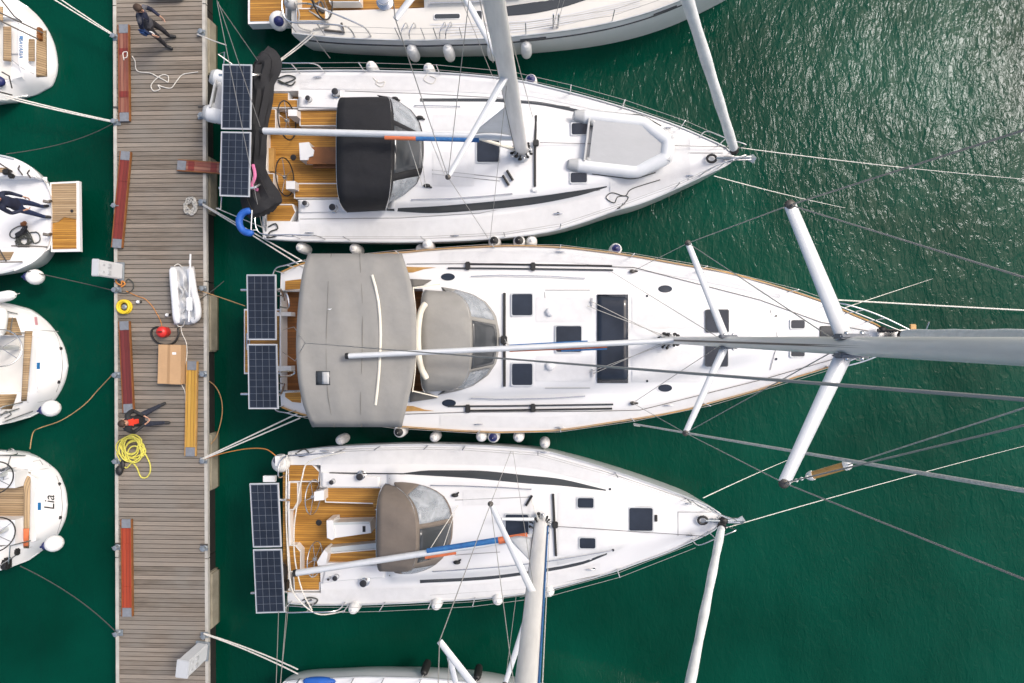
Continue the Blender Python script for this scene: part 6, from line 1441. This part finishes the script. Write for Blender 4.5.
# ================================================================== people
def person(label, feet, face, joints, outfit, extra=None):
    """one skinned surface over a skeleton of joints; faces +X locally, then turned by face"""
    J = joints; rt = thing('person', label, 'person', feet, None, face)
    names = list(J); V = [Vector(J[k][0]) for k in names]; rad = [J[k][1] for k in names]
    E = [('pelvis', 'belly'), ('belly', 'chest'), ('chest', 'collar'), ('collar', 'neck'), ('neck', 'skull'), ('skull', 'crown'), ('collar', 'sh_l'), ('sh_l', 'el_l'), ('el_l', 'wr_l'), ('collar', 'sh_r'), ('sh_r', 'el_r'), ('el_r', 'wr_r'),
         ('pelvis', 'hip_l'), ('hip_l', 'kn_l'), ('kn_l', 'an_l'), ('an_l', 'toe_l'), ('pelvis', 'hip_r'), ('hip_r', 'kn_r'), ('kn_r', 'an_r'), ('an_r', 'toe_r')]
    ix = {k: i for i, k in enumerate(names)}
    me = bpy.data.meshes.new('body'); me.from_pydata(V, [(ix[a], ix[b]) for a, b in E], [])
    o = bpy.data.objects.new('body', me); COL.objects.link(o)
    md = o.modifiers.new('Skin', 'SKIN'); md.use_smooth_shade = True
    for i, sv in enumerate(me.skin_vertices[0].data):
        sv.radius = rad[i] if isinstance(rad[i], tuple) else (rad[i], rad[i]); sv.use_root = (i == 0)
    s = o.modifiers.new('Subdivision', 'SUBSURF'); s.levels = 2; s.render_levels = 2
    bpy.context.view_layer.update()
    bm_me = bpy.data.meshes.new_from_object(o.evaluated_get(bpy.context.evaluated_depsgraph_get())); bpy.data.objects.remove(o)
    mb = MB(); mb.add([v.co.copy() for v in bm_me.vertices], [list(p.vertices) for p in bm_me.polygons])
    mats = ['skin', outfit['top'], outfit['legs'], 'shoe', outfit['shirt'], 'eye', 'lip', outfit.get('sleeve', outfit['top'])]
    col = {('pelvis', 'belly'): 1, ('belly', 'chest'): 1, ('chest', 'collar'): 1, ('collar', 'neck'): 4, ('neck', 'skull'): 0, ('skull', 'crown'): 0, ('collar', 'sh_l'): 1, ('sh_l', 'el_l'): 7, ('el_l', 'wr_l'): 7, ('collar', 'sh_r'): 1, ('sh_r', 'el_r'): 7, ('el_r', 'wr_r'): 7}
    Jv = {k: Vector(J[k][0]) for k in names}
    fwd = Vector((1, 0, 0))
    for i, f in enumerate(mb.f):
        c = sum((mb.v[j] for j in f), Vector()) / len(f); best = None
        for a, b in E:
            d = Jv[b] - Jv[a]; t = max(0, min(1, (c - Jv[a]).dot(d) / d.length_squared)); q = (c - Jv[a] - d * t).length / (J[a][1] if not isinstance(J[a][1], tuple) else J[a][1][0])
            if best is None or q < best[0]: best = (q, (a, b), t)
        e = best[1]; k = col.get(e, 2)
        if e[0].startswith('an_'): k = 3
        if e[0].startswith('kn_') and best[2] > .93: k = 3
        if e == ('pelvis', 'belly') and c.z < Jv['pelvis'].z - .02: k = 2
        loc = c - Jv['chest']
        if outfit['shirt'] != outfit['top'] and k in (1,) and abs(loc.y) < .075 and loc.x > .05 and -.12 < loc.z < .25: k = 4
        mb.m[i] = k
    # face, ears and hands are grown out of the same mesh
    hd = Jv['skull']; up = (Jv['crown'] - Jv['skull']).normalized(); fx = Vector(outfit.get('look', (1, 0, 0))).normalized(); fx = (fx - up * fx.dot(up)).normalized(); sx = up.cross(fx)
    def hp(x, y, z): return hd + fx * x + sx * y + up * z
    mb.sphere(hp(.095, 0, .035), (.022, .016, .024), 8, 6, 0)
    for sgn in (1, -1):
        mb.sphere(hp(.078, .034 * sgn, .062), .014, 8, 6, 5); mb.sphere(hp(-.005, .082 * sgn, .045), (.02, .014, .032), 8, 6, 0)
    mb.sphere(hp(.086, 0, -.008), (.012, .026, .009), 8, 6, 6)
    for sd in ('l', 'r'):
        w, e_ = Jv['wr_' + sd], Jv['el_' + sd]; d = (w - e_).normalized(); sg = 1 if sd == 'l' else -1
        inw = Vector((0, -sg, 0)); inw = (inw - d * inw.dot(d)); inw.normalize(); n = d.cross(inw)
        rings = []
        for t, hw_, th in ((-.02, .024, .02), (.02, .034, .018), (.06, .042, .017), (.095, .042, .014)):
            rings.append([w + d * t + n * hw_ * math.cos(a * .628) + inw * th * math.sin(a * .628) for a in range(10)])
        mb.loft(rings, 0)
        for k, ln in enumerate((.068, .08, .075, .058)):
            b0 = w + d * .085 + n * (.031 - .0205 * k); mb.tube([b0, b0 + d * ln * .45 + inw * .006, b0 + d * ln * .75 + inw * .022, b0 + d * ln * .9 + inw * .042], [.0095, .009, .0082, .0065], 7, 0)
        b0 = w + d * .03 + n * .032; mb.tube([b0, b0 + d * .03 + n * .022 + inw * .012, b0 + d * .06 + n * .026 + inw * .028], [.012, .0105, .008], 7, 0)
    body = mb.build('body', mats, None, ang=80); body.parent = rt
    # hair cap
    rings = []
    for i in range(7):
        t = i / 6; ph = t * R(100)
        rings.append([hp(-.018 + (.098 * math.cos(a * .349) * math.sin(ph)) - (.028 * t if math.cos(a * .349) < 0 else -.0), .091 * math.sin(a * .349) * math.sin(ph), .062 + .088 * math.cos(ph) * (1 if math.cos(ph) > 0 else 1.5) + (.03 * t * max(0, math.cos(a * .349)))) for a in range(18)])
    h = MB().loft(rings).build('hair', 'hair', None, ang=80); h.parent = rt
    if extra: extra(rt)
    return rt

def stance(**k):
    J = dict(pelvis=((0, 0, .95), (.135, .11)), belly=((.01, 0, 1.12), (.135, .105)), chest=((.015, 0, 1.30), (.16, .115)), collar=((0, 0, 1.44), (.10, .085)), neck=((.01, 0, 1.52), .055), skull=((.03, 0, 1.615), (.075, .088)), crown=((.025, 0, 1.72), (.068, .078)),
             sh_l=((0, .185, 1.43), .068), el_l=((-.02, .24, 1.14), .05), wr_l=((.10, .22, .90), .034), sh_r=((0, -.185, 1.43), .068), el_r=((-.02, -.24, 1.14), .05), wr_r=((.10, -.22, .90), .034),
             hip_l=((0, .10, .90), .095), kn_l=((.02, .11, .50), .066), an_l=((0, .11, .075), .048), toe_l=((.17, .13, .04), .04), hip_r=((0, -.10, .90), .095), kn_r=((.02, -.11, .50), .066), an_r=((0, -.11, .075), .048), toe_r=((.17, -.13, .04), .04))
    for a, b in k.items(): J[a] = (b, J[a][1])
    return J
def sling(rt):
    o = MB().box((.03, -.24, 1.10), (.20, .12, .26), bev=.05).build('blue_bag', 'bag_blue', None); o.parent = rt
    o = MB().tube(curve([(.07, -.22, 1.22), (.18, -.06, 1.46), (.10, .12, 1.51), (.0, .0, 1.44), (-.01, -.2, 1.21)], 6), .016, 6).build('bag_strap', 'jacket_navy', None); o.parent = rt
    o = MB().box((.12, -.17, .93), (.09, .05, .14), bev=.015).build('papers', 'hull_white', None); o.parent = rt
f = P(169, 42, DZ)
person('person in a grey jacket and dark trousers walking with a blue bag', f, R(-12),
       stance(pelvis=(.0, .02, .94), belly=(.03, .04, 1.11), chest=(.07, .06, 1.29), collar=(.10, .08, 1.43), neck=(.13, .09, 1.51), skull=(.17, .10, 1.60), crown=(.18, .10, 1.705), sh_l=(.10, .265, 1.41), sh_r=(.09, -.10, 1.42),
              hip_l=(0, .11, .89), hip_r=(0, -.08, .89), kn_l=(.07, .12, .49), an_l=(.02, .13, .075), toe_l=(.19, .16, .04), kn_r=(.02, -.11, .48), an_r=(-.0, -.14, .075), toe_r=(.17, -.17, .04), el_l=(.16, .31, 1.16), wr_l=(.34, .22, 1.08), el_r=(.02, -.20, 1.15), wr_r=(.16, -.22, .96)),
       dict(top='jacket_grey', legs='trousers', shirt='jacket_navy', sleeve='jacket_navy', look=(1, -.25, 0)), sling)
f = P(161, 416, DZ)
person('person in a black jacket with red shirt standing by the yellow hose', f, R(4),
       stance(kn_l=(.03, .20, .49), an_l=(.02, .27, .075), toe_l=(.18, .34, .04), kn_r=(.06, -.14, .49), an_r=(.10, -.17, .075), toe_r=(.27, -.19, .04), el_l=(-.04, .27, 1.16), wr_l=(.17, .10, 1.03), el_r=(-.04, -.27, 1.16), wr_r=(.17, -.10, 1.01), skull=(.04, 0, 1.60), crown=(.0, 0, 1.705)),
       dict(top='jacket_black', legs='jeans', shirt='shirt_red', look=(1, 0, .35)))
f = P(45, 212, .64)
person('person in a navy jacket and blue jeans standing on the white stern', f, R(2),
       stance(kn_l=(.03, .12, .50), an_l=(-.02, .13, .075), toe_l=(.15, .15, .04), kn_r=(.02, -.12, .50), an_r=(.03, -.14, .075), toe_r=(.2, -.15, .04), el_l=(-.02, .25, 1.15), wr_l=(.14, .20, .93), el_r=(.0, -.25, 1.15), wr_r=(.2, -.16, 1.0)),
       dict(top='jacket_navy', legs='jeans_blue', shirt='jacket_navy', look=(1, 0, 0)))
# line heap on that stern
pts = []; rr = random.Random(9)
for k in range(70):
    a = k * .6; rad = 9.5 * (.35 + .65 * rr.random()); pts.append(P(24 + rad * math.cos(a), 241 + .85 * rad * math.sin(a), .66 + .06 * k / 70))
pts += [P(x, y, .67) for x, y in ((36, 232), (40, 240), (34, 243), (30, 234), (22, 226), (12, 230), (10, 236), (16, 238), (21, 230), (25, 225))]
single(MB().tube(curve(pts, 4), .015, 6), 'rope_coil', 'rope_dark', 'dark tangled line heap on the white stern below the navy jacket', 'rope', P(24, 241, .64))
c = P(25, 224, .66); single(MB().box(c + Vector((0, 0, .05)), (.16, .1, .07), (0, 0, .5), bev=.02).tube([c + Vector((-.05, .02, .08)), c + Vector((.1, -.06, .08))], .015, 6), 'winch_handle', 'wood_dark', 'small dark winch handle on the stern near the jeans', 'handle', c)
c = P(22, 233, .7); single(MB().box(c + Vector((0, 0, .03)), (.34, .13, .05), (0, 0, .5), bev=.022).box(c + Vector((.12, .09, .05)), (.2, .08, .05), (0, 0, 1.1), bev=.02), 'folded_cloth', 'jacket_black', 'crumpled black cloth lying on the dark line heap', 'cloth', c)
